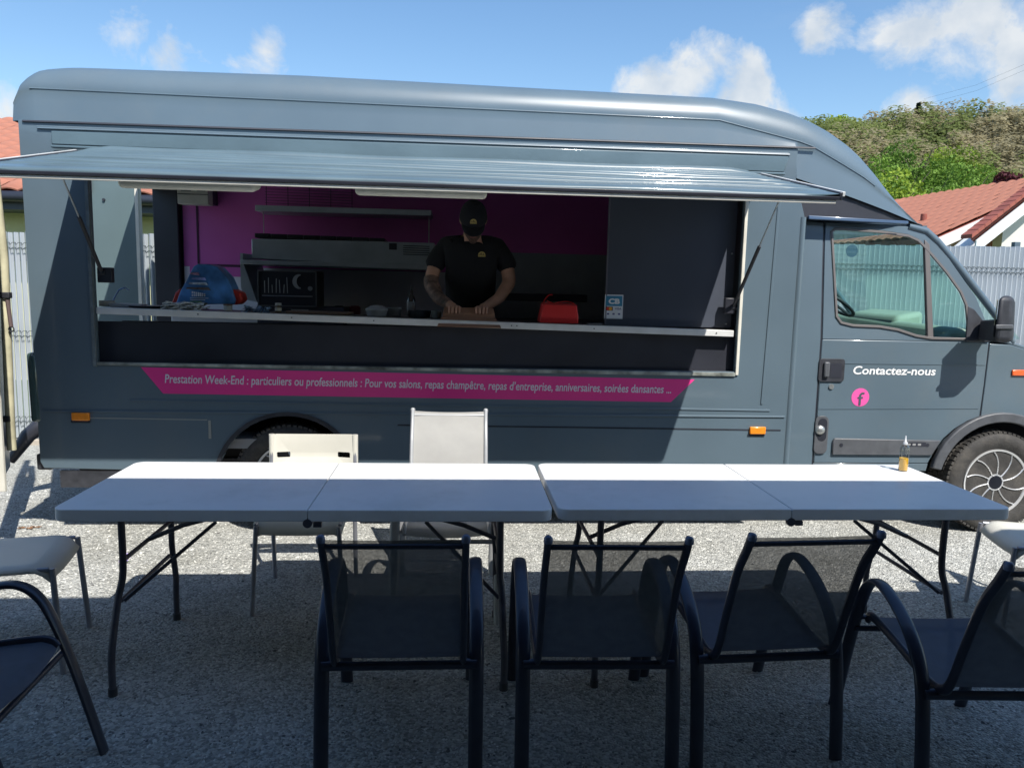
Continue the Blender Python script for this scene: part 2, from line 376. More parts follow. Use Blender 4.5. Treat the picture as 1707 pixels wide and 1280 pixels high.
# ------------------------------------------------------------------ foliage
def leaf_mat(name, col, var=.35, scale=.8, tl_=.3):
    m = bpy.data.materials.new(name); m.use_nodes = True; t = m.node_tree; b = t.nodes['Principled BSDF']; b.inputs['Roughness'].default_value = .6
    b.inputs['Specular IOR Level'].default_value = .2
    g = t.nodes.new('ShaderNodeTexCoord'); oi = t.nodes.new('ShaderNodeObjectInfo')
    n = t.nodes.new('ShaderNodeTexNoise'); n.inputs['Scale'].default_value = scale; n.inputs['Detail'].default_value = 5
    t.links.new(g.outputs['Object'], n.inputs['Vector'])
    ad = t.nodes.new('ShaderNodeMath'); ad.operation = 'MULTIPLY_ADD'; t.links.new(oi.outputs['Random'], ad.inputs[0]); ad.inputs[1].default_value = .35; t.links.new(n.outputs[0], ad.inputs[2])
    c = t.nodes.new('ShaderNodeValToRGB'); c.color_ramp.elements[0].position = .45; c.color_ramp.elements[1].position = .9
    c.color_ramp.elements[0].color = (*[x*(1-var) for x in col], 1); c.color_ramp.elements[1].color = (col[0]*(1+var*1.4), col[1]*(1+var), col[2]*(1+var*.6), 1)
    t.links.new(ad.outputs[0], c.inputs[0]); t.links.new(c.outputs[0], b.inputs['Base Color'])
    tl = t.nodes.new('ShaderNodeBsdfTranslucent'); t.links.new(c.outputs[0], tl.inputs[0])
    ms = t.nodes.new('ShaderNodeMixShader'); ms.inputs[0].default_value = tl_; t.links.new(b.outputs[0], ms.inputs[1]); t.links.new(tl.outputs[0], ms.inputs[2])
    t.links.new(ms.outputs[0], t.nodes['Material Output'].inputs[0]); return m
def leaf_cloud(centers, n_each, spread, size, flat=.75, upb=.3):
    k = len(centers)*n_each; c = np.repeat(np.array(centers, float), n_each, 0)
    sp = np.repeat(np.array(spread if hasattr(spread, '__len__') else [spread]*len(centers), float), n_each)[:,None]
    d = rng.normal(size=(k,3)); d /= np.linalg.norm(d, axis=1)[:,None]; rr = rng.uniform(.45, 1, (k,1))**.6
    p = c + d*rr*sp*np.array([1,1,flat])
    nrm = d*.7+rng.normal(size=(k,3))*.6; nrm[:,2] += upb; nrm /= np.linalg.norm(nrm, axis=1)[:,None]
    t = np.cross(nrm, rng.normal(size=(k,3))); t /= np.linalg.norm(t, axis=1)[:,None]; b = np.cross(nrm, t)
    s = (size*rng.uniform(.5, 1.3, (k,1)))
    V = np.stack([p+t*s, p+b*s*.6, p-t*s, p-b*s*.6], 1)
    return V.reshape(-1,3), np.arange(k*4).reshape(-1,4)
def quad_obj(name, V, F, m, parent=None):
    me = bpy.data.meshes.new(name); n = len(F); me.vertices.add(len(V)); me.vertices.foreach_set('co', V.reshape(-1).astype(np.float32))
    me.loops.add(n*4); me.loops.foreach_set('vertex_index', F.reshape(-1).astype(np.int32)); me.polygons.add(n)
    me.polygons.foreach_set('loop_start', np.arange(0, n*4, 4, dtype=np.int32)); me.update(calc_edges=True)
    o = bpy.data.objects.new(name, me); COL.objects.link(o); me.materials.append(m)
    if parent: o.parent = parent
    return o
BARK = mat('bark', (.1,.08,.06), .9, 0, .3, 6)
GREEN = leaf_mat('fresh_green_leaves', (.14,.26,.045)); OLIVE = leaf_mat('olive_spring_leaves', (.27,.33,.12), .25, .12, .5)
YGREEN = leaf_mat('yellow_green_leaves', (.2,.3,.04)); PURP = leaf_mat('purple_leaves', (.07,.02,.028)); DARKG = leaf_mat('dark_conifer', (.02,.035,.022), .3)
BROWNL = leaf_mat('brownish_spring_twigs', (.34,.32,.21), .2, .12, .5)
def tree(kind, x, y, h, rad, m, label, cat='tree', group=None, nc=18, ne=85, leaf=.28, trunk=.2):
    z = hill_h(x, y)-.2 if y > 45 else 0
    t = thing(kind, label, cat, (x, y, z), 0, group)
    tr = MB(); pts = [(0,0,0),(.1,.05,h*.25),(0,.1,h*.5),(.1,0,h*.72)]; tr.tube(pts, [trunk, trunk*.8, trunk*.5, trunk*.15], 7)
    for k in range(6):
        a = rng.uniform(0, 6.28); z0 = h*rng.uniform(.3, .6); tr.tube([(0,0,z0),(math.cos(a)*rad*.4, math.sin(a)*rad*.4, z0+h*.12),(math.cos(a)*rad*.7, math.sin(a)*rad*.7, z0+h*.25)], [trunk*.4, trunk*.3, trunk*.1], 5)
    o = tr.build('trunk', BARK, None, smooth=60); o.parent = t
    cs = []; sp = []
    for k in range(nc):
        if cat == 'conifer':
            u = rng.uniform(.15, 1); rr = rad*(1-u)*.8; a = rng.uniform(0, 6.28); cs.append((math.cos(a)*rr, math.sin(a)*rr, h*u)); sp.append(rad*.35*(1.15-u))
        else:
            d = rng.normal(size=3); d /= np.linalg.norm(d); rr = rng.uniform(.35, .8)
            cs.append((d[0]*rad*rr, d[1]*rad*rr, h*.58+d[2]*h*.36*rr)); sp.append(rad*rng.uniform(.26, .46))
    V, F = leaf_cloud(cs, ne, sp, leaf); quad_obj('crown', V, F, m, t)
    return t
# individual bright trees below the wood
def px_tree(px, py_top, Y, m, kind, label, rad=None, **kw):
    v = at(px, py_top, Y); z = hill_h(v.x, Y)-.2; h = (v.z-z)/.9
    return tree(kind, v.x, Y, h, rad or h*.42, m, label, **kw)
gg = 'bright green trees below the wooded hill'
spec = [(1470,240,78,GREEN,'bright green tree directly right of the truck cab roof'),
        (1515,228,84,GREEN,'tallest bright green tree in the row below the hill'),
        (1560,246,80,GREEN,'broad bright green tree in the middle of the row'),
        (1605,242,82,YGREEN,'yellow green rounded tree near the right of the row'),
        (1640,258,78,GREEN,'bright green tree behind the left end of the tiled roof'),
        (1668,272,74,GREEN,'low bright green tree beside the purple tree'),
        (1490,262,66,YGREEN,'yellow green tree closest to the truck windscreen pillar'),
        (1540,272,68,GREEN,'dense green tree just above the tiled roof'),
        (1590,276,68,GREEN,'small dense green tree above the middle of the tiled roof'),
        (1450,285,66,GREEN,'green tree partly hidden by the truck roof'),
        (1630,292,62,YGREEN,'short yellow green tree above the roof ridge'),
        (1576,232,98,YGREEN,'pale round tree standing behind the bright row')]
for px, py, Y, m, lb in spec: px_tree(px, py, Y, m, 'leafy_tree', lb, rad=4.2 if Y > 64 else 3.2, group=gg, nc=26, ne=190, leaf=.17)
px_tree(1690, 256, 58, PURP, 'purple_tree', 'dark purple leaved tree at the right edge of the hill', rad=2.1, nc=46, ne=130, leaf=.2)
px_tree(1532, 298, 52, OLIVE, 'brownish_shrub', 'small brownish olive bush between the truck and the tiled roof', cat='bush', rad=1.4, nc=10, ne=110, leaf=.12)
px_tree(1531, 180, 196, DARKG, 'conifer', 'small dark conifer sticking up on the hill ridge', cat='conifer', rad=2.6, nc=40, ne=90, leaf=.5)
px_tree(1400, 186, 200, YGREEN, 'leafy_tree', 'yellow green tree on the ridge right beside the truck roof', rad=4.5, nc=20, ne=60, leaf=.4)
# far wood as one mass
def far_wood():
    cs = []; sp = []; cs2 = []; sp2 = []
    for k in range(1150):
        y = rng.uniform(112, 222); x = rng.uniform(.42, .92)*y
        if rng.uniform() < .12: x = rng.uniform(-.75, -.5)*y
        h = hill_h(x, y); g_ = rng.uniform(.55, 1.35)
        a, b = (cs, sp) if math.sin(x*.09)+math.sin(y*.07+1)+rng.normal()*.7 > .1 else (cs2, sp2)
        for q in range(3): a.append((x+rng.normal()*1.2, y+rng.normal()*1.2, h+1.4+q*2.1*g_+rng.uniform(-.8,.8))); b.append(rng.uniform(1.6,2.6))
    for a, b, m, nm in ((cs, sp, OLIVE, 'olive'), (cs2, sp2, BROWNL, 'brown')):
        V, F = leaf_cloud(a, 85, b, .48, 1.0, 2.6); o = quad_obj('far_wood', V, F, m)
        o['kind'] = 'stuff'; o['label'] = 'olive green spring wood covering the far hill' if nm == 'olive' else 'still bare brownish treetops mixed through the far hill wood'; o['category'] = 'wood'
far_wood()
# little house on the hill
YH = min(range(90, 215), key=lambda q: abs(at(1640, 240, q).z-hill_h(at(1640, 240, q).x, q)-4.2)); v = at(1640, 240, YH); hz = hill_h(v.x, YH); hh = thing('hillside_house', 'tiny grey house among the trees up on the hill', 'house', (v.x, YH, hz))
MB().box((v.x-1.9,YH-2,hz-1),(v.x+1.9,YH,v.z-.8)).build('wall', WALLC, hh)
MB().add([(v.x-2.2,YH-2.4,v.z-.8),(v.x+2.2,YH-2.4,v.z-.8),(v.x+2.2,YH-1,v.z+.2),(v.x-2.2,YH-1,v.z+.2),(v.x+2.2,YH+.4,v.z-.8),(v.x-2.2,YH+.4,v.z-.8)], [(0,1,2,3),(3,2,4,5),(0,3,5),(1,4,2),(0,5,4,1)]).build('roof', mat('slate_grey_roof', (.16,.17,.19), .7), hh)
MB().box((v.x-.5,YH-2.05,v.z-2.2),(v.x+.5,YH-1.98,v.z-1.3)).build('window', BLACKP, hh)

# ------------------------------------------------------------------ tiled houses
def tile_mesh():
    n = 6; V = []; wd, ln = .3, .40
    for (y, z) in ((0, 0), (ln, .028)):
        for k in range(n+1):
            a = k/n; V.append((a*wd, y, z+.035*math.sin(a*math.pi)+(.0 if 0 < k < n else -.0)))
    for (y, z) in ((0, -.02), (ln, .008)):
        for k in range(n+1):
            a = k/n; V.append((a*wd, y, z+.035*math.sin(a*math.pi)))
    F = []; m_ = n+1
    for k in range(n): F.append((k, k+1, m_+k+1, m_+k)); F.append((2*m_+k+1, 2*m_+k, k, k+1))
    me = bpy.data.meshes.new('roof_tile'); me.from_pydata(V, [], F); me.materials.append(TILE)
    for p in me.polygons: p.use_smooth = True
    me.set_sharp_from_angle(angle=R(50)); return me, V, F
TM, TV, TF = tile_mesh()
def tiled_plane(o, u, v, nu, nv, parent, show, flip=False, m=TILE):
    """o lower corner, u unit along the course, v unit up the slope; show(i,j)->bool picks separate tiles"""
    o, u, v = Vector(o), Vector(u).normalized(), Vector(v).normalized(); w_ = u.cross(v)
    if w_.z < 0: w_ = -w_
    rest = MB()
    for j in range(nv):
        for i in range(nu):
            p = o+u*(i*.3)+v*(j*.34)+w_*(.012+rng.uniform(-.004,.004))
            mm = Matrix((u, v+w_*(-.07+rng.uniform(-.01,.01)), w_)).transposed().to_4x4(); mm.translation = p+w_*.03
            if show(i, j):
                t = bpy.data.objects.new('roof_tile', TM); COL.objects.link(t); t.parent = parent
                t.matrix_parent_inverse = parent_matrix(parent).inverted(); t.matrix_basis = mm
            else:
                # plain sloping tile, joined with its neighbours
                rest.add([mm @ Vector(q) for q in TV], TF)
    r = rest.build('roof_tiles', m, parent, smooth=50); r['kind'] = 'stuff'
    return r
# left house
lh = thing('tiled_house', 'house with orange tiled roof and yellowish wall behind left end of the truck', 'house', (-8,12.5,0))
EY, EZ, RY, RZ = 11.4, at(15,322,11.4).z, 16.4, at(0,206,16.4).z
sl_ = Vector((0, RY-EY, RZ-EZ)).normalized()
MB().add([(-16,EY,EZ),(-2.2,EY,EZ),(-2.2,RY,RZ),(-16,RY,RZ),(-16,2*RY-EY,EZ),(-2.2,2*RY-EY,EZ)], [(0,1,2,3),(3,2,5,4),(0,3,4),(1,5,2),(0,4,5,1)]).build('roof', TILED, lh)
def vis_left(i, j):
    p = Vector((-16,EY,EZ))+Vector((1,0,0))*(i*.3)+sl_*(j*.34); q = p.x/p.y
    return -.74 < q < -.54 and j < 17 and (p.y < 14.5 or q > -.68) or (-.44 < q < -.36 and j < 5)
tiled_plane((-16,EY,EZ+.012), (1,0,0), sl_, 46, 16, lh, vis_left)
MB().box((-15.6,12.1,-.1),(-2.6,21,EZ+.1)).build('wall', WALLY, lh)
gt = MB(); gt.tube([(-16,EY-.06,EZ-.05),(-2.2,EY-.06,EZ-.05)], .075, 10); gt.build('gutter', mat('dark_gutter', (.03,.035,.05), .4, .3), lh, smooth=50)
MB().box((-15.9,EY+.02,EZ-.22),(-2.25,12.1,EZ-.06)).build('soffit_board', mat('dark_soffit', (.05,.06,.075), .6), lh)
wf = MB().box((-11,12.06,1.0),(-9.6,12.1,2.2)).build('window', BLACKP, lh)
# right house with a big tiled plane
rh = thing('tiled_gable_house', 'house with terracotta roof and white gable boards seen over the truck bonnet', 'house', (12,17,0))
E0 = at(1563, 396, 16.0)
rd = Vector((-math.sin(R(6)), math.cos(R(6)), 0)); pd = Vector((math.cos(R(6)), math.sin(R(6)), 0))
rise, run = 1.55, 3.55
Rn = E0+pd*run+Vector((0,0,rise)); Ef = E0+rd*13; Rf = Rn+rd*13
upv = (Rn-E0).normalized(); th = Vector((0,0,-.12))
MB().hexa([E0+th, Rn+th, Rf+th, Ef+th, E0, Rn, Rf, Ef]).build('roof', TILED, rh)
Eb = E0+pd*2*run; Ebf = Eb+rd*13
MB().hexa([Rn+th, Eb+th, Ebf+th, Rf+th, Rn, Eb, Ebf, Rf]).build('roof', TILED, rh)
def vis_right(i, j): return i < 16 or (i < 20 and j % 2 == 0)
tiled_plane(E0+Vector((0,0,.012))+rd*.0, rd, upv, 43, int((Rn-E0).length/.34), rh, lambda i, j: i < 18)
# verge boards and gable wall
bd = Vector((0,0,-.26)); od = -rd*.05
for a, b in ((E0, Rn), (Rn, Eb)):
    MB().hexa([a+bd+od, b+bd+od, b+bd, a+bd, a+od+Vector((0,0,-.01)), b+od+Vector((0,0,-.01)), b+Vector((0,0,-.01)), a+Vector((0,0,-.01))]).build('gable_board', mat('white_board', (.75,.76,.76), .6), rh)
gw = MB(); ins = rd*.7
wp = [E0+pd*.7+ins, E0+pd*(2*run-.7)+ins, Rn+ins+Vector((0,0,-.2))]
z0 = -.1; a, b, c = wp
gw.add([(a.x,a.y,z0),(b.x,b.y,z0),(b.x,b.y,b.z-.05),(c.x,c.y,c.z),(a.x,a.y,a.z-.05+.28),(a.x+rd.x*11,a.y+rd.y*11,z0),(b.x+rd.x*11,b.y+rd.y*11,z0),(a.x+rd.x*11,a.y+rd.y*11,a.z+.2),(b.x+rd.x*11,b.y+rd.y*11,b.z)], [(0,1,2,3,4),(0,5,7,4),(1,6,8,2)])
gw.build('wall', WALLC, rh)
vp_ = E0+upv*1.2+rd*1.9; MB().tube([vp_, vp_+Vector((0,0,.22))], .07, 10).build('roof_vent', TILED, rh, smooth=40)
# second, nearer gable at the right edge
g2 = thing('gable_house', 'nearer white house with dark red verge at the right edge', 'house', (13,13,0))
A0 = at(1618, 399, 13.0); B0 = at(1790, 264, 13.6); hd = (B0-A0); bk = Vector((.80,1,0)).normalized()*7
MB().hexa([A0, B0, B0+bk, A0+bk, A0+Vector((0,0,.08)), B0+Vector((0,0,.08)), B0+bk+Vector((0,0,.08)), A0+bk+Vector((0,0,.08))]).build('roof', TILED, g2)
vt = MB()
for k in range(17):
    q = A0+hd*(k/17.)+Vector((0,-.03,.09)); q2 = A0+hd*((k+1.1)/17.)+Vector((0,-.03,.1))
    t_ = MB().hexa([q+Vector((0,0,-.07)), q2+Vector((0,0,-.09)), q2+Vector((0,.3,-.09)), q+Vector((0,.3,-.07)), q, q2+Vector((0,0,-.02)), q2+Vector((0,.3,-.02)), q+Vector((0,.3,0))]).build('verge_tile', TILED, g2)
MB().hexa([A0+Vector((.1,-.02,-.24)), B0+Vector((.1,-.02,-.24)), B0+Vector((.1,.02,-.24)), A0+Vector((.1,.02,-.24)), A0+Vector((.1,-.02,-.02)), B0+Vector((.1,-.02,-.02)), B0+Vector((.1,.02,-.02)), A0+Vector((.1,.02,-.02))]).build('gable_board', mat('white_board', (.75,.76,.76), .6), g2)
sw = at(1668, 392, 13.8)
kz = (B0.z-A0.z)/(B0.x-A0.x); xr = 2*B0.x-sw.x; zt_ = A0.z+kz*(sw.x-A0.x)-.15
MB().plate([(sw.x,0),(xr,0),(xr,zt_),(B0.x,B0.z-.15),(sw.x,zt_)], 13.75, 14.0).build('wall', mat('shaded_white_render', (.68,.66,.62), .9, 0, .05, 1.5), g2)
Cc = Vector((2*B0.x-A0.x, B0.y, A0.z))
MB().hexa([B0, Cc, Cc+bk, B0+bk, B0+Vector((0,0,.08)), Cc+Vector((0,0,.08)), Cc+bk+Vector((0,0,.08)), B0+bk+Vector((0,0,.08))]).build('roof', TILED, g2)
MB().hexa([A0+Vector((.12,.03,-.2)), B0+Vector((.1,.03,-.2)), B0+Vector((.1,.8,-.2)), A0+Vector((.12,.8,-.2)), A0+Vector((.12,.03,-.18)), B0+Vector((.1,.03,-.18)), B0+Vector((.1,.8,-.18)), A0+Vector((.12,.8,-.18))]).build('soffit_board', mat('white_board', (.75,.76,.76), .6), g2)

# ------------------------------------------------------------------ fence
fc = thing('slat_fence', 'pale grey vertical slat fence with wire clips running behind the truck', 'fence', (0,7.42,0))
FT = lambda x: 1.96+.012*(x+4)
pit = .052; hw = .023
sm = MB(); prof = [(-hw,0),(.006,-.034),(.011,-.034),(hw,0)]
V = [(x, y, z) for z in (0, 1) for x, y in prof]+[(x, y+.003, z) for z in (0, 1) for x, y in prof]
F = [(i, i+1, i+5, i+4) for i in range(3)]+[(8+i+1, 8+i, 12+i, 12+i+1) for i in range(3)]+[(4,5,13,12),(5,6,14,13),(6,7,15,14)]
sme = bpy.data.meshes.new('slat'); sme.from_pydata(V, [], F); sme.materials.append(SLATM)
rest = MB()
x = -9.0
while x < 10.5:
    tall = FT(x)-.06+rng.uniform(-.006,.006)
    if (-4.9 < x < -2.1) or (1.9 < x < 7.6):
        s = bpy.data.objects.new('slat', sme); COL.objects.link(s); s.parent = fc; s.location = (x, 7.40-7.42, .06); s.scale = (1, 1, tall); s.rotation_euler = (0, 0, rng.uniform(-.05,.05))
    else: rest.add([(a+x, b+7.40, c*tall+.06) for a, b, c in V], F)
    x += pit
r_ = rest.build('slats', SLATM, fc); r_['kind'] = 'stuff'
for z in (.22, 1.02, 1.82):
    wz = MB(); n = int(19.5/pit)
    for dz in (0, .045):
        pts = []
        for k in range(n):
            xx = -9+pit/2+k*pit; pts += [(xx-.012, 7.36, z+dz), (xx, 7.345, z+dz-.02), (xx+.012, 7.36, z+dz)]
        wz.tube(pts, .0035, 4, caps=False)
    wz.build('clip_wire', WIREM, fc)
for xx in (-6.6,-4.35,-1.9,.6,3.1,5.62,8.1): MB().box((xx-.03,7.405,0),(xx+.03,7.46,FT(xx)+.05)).build('post', POSTM, fc, bevel=.004)
MB().box((-9,7.42,1.70),(10.5,7.43,1.76)).build('rail', POSTM, fc)

# patio roof over the camera, whose edge shades the front half of the tables
pr_ = thing('patio_roof', 'wide flat patio roof on posts over the near side of the tables', 'roof', (0,-2,0))
ZC = 2.7; YE = 3.68-ZC/1.41
PRM = mat('patio_roof_board', (.06,.058,.055), .8, 0, .1, 2)
MB().box((-9,-4.6,ZC),(9,YE,ZC+.12)).build('roof_panel', PRM, pr_)
for xx in (-8.6,-5.2,5.2,8.6): MB().box((xx-.06,-4,0),(xx+.06,-3.88,ZC)).build('post', PRM, pr_)
MB().box((-9,-4.9,0),(9,-4.65,3.4)).build('added_back_wall', mat('added_patio_wall', (.12,.11,.10), .9, 0, .1, 2), pr_)  # unseen wall, added to cut ambient light on the foreground
# ================================================================== THE TRUCK
YS, YF = 4.715, 6.76
tr = thing('food_truck', 'long dark blue grey food truck with open serving hatch and raised flap', 'food truck', (0.6,5.7,0))
# near side with hatch opening and rear wheel arch
HX0, HX1, HZ0, HZ1 = -2.13, 1.775, 1.065, 2.25
RWX, RWZ = -1.02, .345
arch = arc(RWX, RWZ-.02, .43, 8, 172, 16)
outer = [(-2.49,.46),(-2.47,.42),(-1.47,.40)]+[p for p in reversed(arch)]+[(-.57,.40),(2.15,.40),(2.16,.44),(2.16,2.05),(2.09,2.275),(2.09,2.452),(-2.505,2.452)]
MB().plate(outer, YS, YS+.035, [[(HX0,HZ0),(HX1,HZ0),(HX1,HZ1),(HX0,HZ1)]]).build('near_side_panel', PAINT, tr, bevel=.004)
MB().plate([(-2.49,.42),(2.15,.40),(2.16,2.05),(2.09,2.452),(-2.505,2.452)], YF-.035, YF, []).build('far_side_panel', PAINT, tr)
# raised lower body and ledge lines
def strip(x0, z0_, x1, z1_, h, d, nm, m, parent=tr, bev=.004): 
    return MB().hexa([(x0,YS-d,z0_),(x1,YS-d,z1_),(x1,YS-.0005,z1_),(x0,YS-.0005,z0_),(x0,YS-d*.6,z0_+h),(x1,YS-d*.6,z1_+h),(x1,YS-.0005,z1_+h),(x0,YS-.0005,z0_+h)]).build(nm, m, parent, bevel=bev)
strip(-2.46,.765,2.12,.775,.012,.008,'body_crease',PAINT)
strip(-1.95,.835,2.02,.815,.012,.006,'body_crease',PAINT)
strip(-.35,.70,2.10,.688,.008,.003,'panel_gap',BLACKP,bev=0)
strip(-2.48,2.440,2.20,2.452,.012,.012,'roof_gutter',PAINT_D)
strip(-2.40,2.405,2.04,2.408,.012,.014,'roof_gutter',PAINT)
# outline of the storage door behind the rear axle
so_ = []
for a, b in (((-2.24,.728),(-1.50,.722)),((-1.49,.722),(-1.475,.61))):
    (x0,z0_),(x1,z1_) = a, b
    if abs(x1-x0) > .1: strip(x0,z0_,x1,z1_,.007,.003,'compartment_edge',mat('worn_edge', (.3,.31,.28), .5),bev=0)
    else: MB().box((x0-.004,YS-.003,z1_),(x1-.004,YS-.0005,z0_)).build('compartment_edge', mat('worn_edge', (.3,.31,.28), .5), tr)
# front vertical moulding of the box body
mb = MB(); mb.hexa([(1.955,YS-.006,.86),(1.97,YS-.006,.86),(1.97,YS-.0005,.86),(1.955,YS-.0005,.86),(1.985,YS-.006,2.2),(2.0,YS-.006,2.2),(2.0,YS-.0005,2.2),(1.985,YS-.0005,2.2)]).build('body_moulding', PAINT, tr, bevel=.002)
mb = MB(); mb.tube([(2.15,YS+.012,.42),(2.155,YS+.012,2.04)], .022, 12).build('corner_moulding', PAINT, tr, smooth=60)
# worn hatch frame
def bar(pts, nm, m, parent=tr, bev=.002): return MB().hexa(pts).build(nm, m, parent, bevel=bev)
d0, d1 = YS-.012, YS-.0008
MB().box((HX0-.022,d0,HZ0-.02),(HX0-.001,d1,2.2)).build('hatch_frame', mat('scraped_frame', (.16,.19,.2), .5, .2, .35, 12), tr, bevel=.002)
MB().box((HX1+.001,d0,HZ0-.02),(HX1+.02,d1,2.2)).build('hatch_frame', CREAM, tr, bevel=.002)
wf_ = mat('worn_seal', (.28,.3,.27), .55, 0, .75, 9)
MB().hexa([(HX0,d0,HZ0-.012),(HX1,d0,HZ0-.028),(HX1,d1,HZ0-.028),(HX0,d1,HZ0-.012),(HX0,d0,HZ0+.006),(HX1,d0,HZ0-.006),(HX1,d1,HZ0-.006),(HX0,d1,HZ0+.006)]).build('hatch_frame', wf_, tr, bevel=.002)
# counter front (recessed black panel), aluminium edge and counter top; the truck stands slightly nose down
cz = lambda x: 1.358-.0178*x
MB().box((HX0-.03,YS+.07,HZ0-.03),(HX1+.02,YS+.085,1.31)).build('counter_front', BLACKP, tr)
MB().box((HX0-.02,YS+.036,HZ0-.05),(HX1+.02,YS+.07,HZ0)).build('sill', BLACKP, tr)
ce = MB().hexa([(HX0+.004,YS+.004,cz(HX0)-.04),(HX1-.02,YS+.004,cz(HX1)-.04),(HX1-.02,YS+.06,cz(HX1)-.04),(HX0+.004,YS+.06,cz(HX0)-.04),
          (HX0+.004,YS+.004,cz(HX0)),(HX1-.02,YS+.004,cz(HX1)),(HX1-.02,YS+.06,cz(HX1)),(HX0+.004,YS+.06,cz(HX0))]).build('counter_edge', ALUW, tr, bevel=.003)
for px in (330, 486, 623, 853, 862, 991, 1196): 
    v = at(px, 0, YS); q = at(px, 530, YS); x = q.x
    MB().lathe([(.004,0),(.004,.004)], (x, YS, cz(x)-.02), 'y', 8).build('screw', RIMD, ce)
ct = MB().hexa([(HX0+.0,YS+.062,cz(HX0)-.03),(HX1,YS+.062,cz(HX1)-.03),(HX1,5.12,cz(HX1)-.03),(HX0,5.12,cz(HX0)-.03),(HX0,YS+.062,cz(HX0)-.004),(HX1,YS+.062,cz(HX1)-.004),(HX1,5.12,cz(HX1)-.004),(HX0,5.12,cz(HX0)-.004)]).build('counter_top', mat('dark_wood_counter', (.07,.055,.05), .35, 0, .3, 4), tr)
MB().box((HX0,5.08,.62),(HX1,5.1,1.3)).build('counter_back', INNER, tr)
# interior shell
FLZ = .60
MB().box((-2.46,YS+.04,FLZ-.06),(2.14,YF-.04,FLZ)).build('floor', mat('grey_floor', (.3,.3,.3), .6), tr)
MB().box((-2.46,YS+.04,2.40),(2.14,YF-.04,2.44)).build('ceiling', mat('pale_ceiling', (.7,.7,.7), .6), tr)
MB().box((-2.28,YF-.07,1.68),(2.13,YF-.04,2.40)).build('magenta_wall_panel', PINKW, tr)
MB().box((-2.235,YF-.075,1.60),(-1.80,YF-.0705,1.68)).build('magenta_wall_panel', PINKW, tr)
MB().box((-2.17,YF-.076,1.70),(-2.155,YF-.0705,2.395)).build('wall_seam', mat('dark_seam', (.05,.01,.04), .6), tr)
MB().box((-2.155,YF-.076,1.68),(-1.75,YF-.0705,1.70)).build('wall_seam', mat('dark_seam', (.05,.01,.04), .6), tr)
MB().box((-2.28,YF-.07,FLZ),(2.13,YF-.04,1.678)).build('lower_wall_panel', mat('pale_wall_panel', (.72,.7,.75), .5), tr)
MB().box((.3,YF-.078,FLZ),(2.13,YF-.071,1.86)).build('steel_splashback', DKSTEEL, tr)
MB().box((2.10,YS+.036,FLZ),(2.14,YF-.04,2.40)).build('cab_partition', INNER, tr)
# rear end: corner posts, top and bottom members, doors standing open
MB().box((-2.50,YS+.036,.42),(-2.44,YS+.10,2.44)).build('corner_post', PAINT, tr, bevel=.01)
MB().box((-2.50,YF-.13,.42),(-2.30,YF-.036,2.44)).build('corner_post', BLACKP, tr, bevel=.006)
MB().box((-2.50,YS+.10,2.30),(-2.44,YF-.13,2.44)).build('rear_header', PAINT, tr)
MB().box((-2.50,YS+.10,.42),(-2.44,YF-.13,.60)).build('rear_sill', PAINT, tr)
# far rear door swung outward in line with the far side
FD = MB().box((-3.20,YF-.02,.5),(-2.675,YF+.02,2.62)).build('rear_door', mat('grey_green_inner_door', (.12,.17,.18), .35, 0, .06, 2, coat=.5), tr, bevel=.006)
MB().box((-2.672,YF-.05,.5),(-2.645,YF+.02,2.62)).build('door_edge', CREAM, FD)
MB().lathe([(.012,0),(.012,.012)], (-2.93,YF-.034,2.21), 'y', 8).build('bolt', BLACKP, FD)
MB().box((-3.12,YF-.06,2.27),(-3.02,YF-.021,2.5)).build('latch', mat('mauve_latch', (.2,.17,.22), .5), FD, bevel=.006)
# near rear door swung past the corner: its cream edge points at the viewer
def obox(a, b, th_, z0_, z1_):
    a, b = Vector((*a,0)), Vector((*b,0)); d = (b-a).normalized(); n = Vector((-d.y, d.x, 0))*th_
    return MB().hexa([a+Vector((0,0,z0_)), b+Vector((0,0,z0_)), b+n+Vector((0,0,z0_)), a+n+Vector((0,0,z0_)), a+Vector((0,0,z1_)), b+Vector((0,0,z1_)), b+n+Vector((0,0,z1_)), a+n+Vector((0,0,z1_))])
ne = at(14, 825, 4.42); fe = at(31, 775, 5.0)
ND = obox((ne.x-.06, 4.42), (fe.x-.05, 5.0), .045, .36, 2.44).build('rear_door', PAINT, tr, bevel=.004)
e_ = MB().box((ne.x-.060, 4.40, .36), (ne.x-.003, 4.419, 2.44)).build('door_edge', CREAM, ND, bevel=.003)
rp = [(at(6,430,4.86).x, 4.86, at(3,430,4.86).z), (at(17,700,4.86).x, 4.86, at(18,700,4.86).z)]
MB().tube([(rp[0][0]-.03, 4.86, 2.3), rp[0], rp[1], (rp[1][0], 4.86, .5)], .026, 10).build('lock_rod', mat('yellowed_rod', (.55,.52,.36), .5, 0, .25, 9), ND, smooth=50)
for py in (492, 697): 
    q = at(8, py, 4.86); MB().box((q.x-.05,4.82,q.z-.018),(q.x+.045,4.86,q.z+.018)).build('rod_clamp', PLAST, ND, bevel=.004)
q = at(14, 500, 4.84); MB().tube([(q.x,4.83,q.z),(q.x+.012,4.83,q.z-.16)], .012, 8).build('rod_handle', mat('brown_handle', (.14,.1,.1), .5), ND, smooth=40)
MB().tube([(q.x+.012+.016*math.cos(a/8*6.28),4.83,q.z-.175+.016*math.sin(a/8*6.28)) for a in range(9)], .004, 6).build('rod_ring', PLAST, ND)
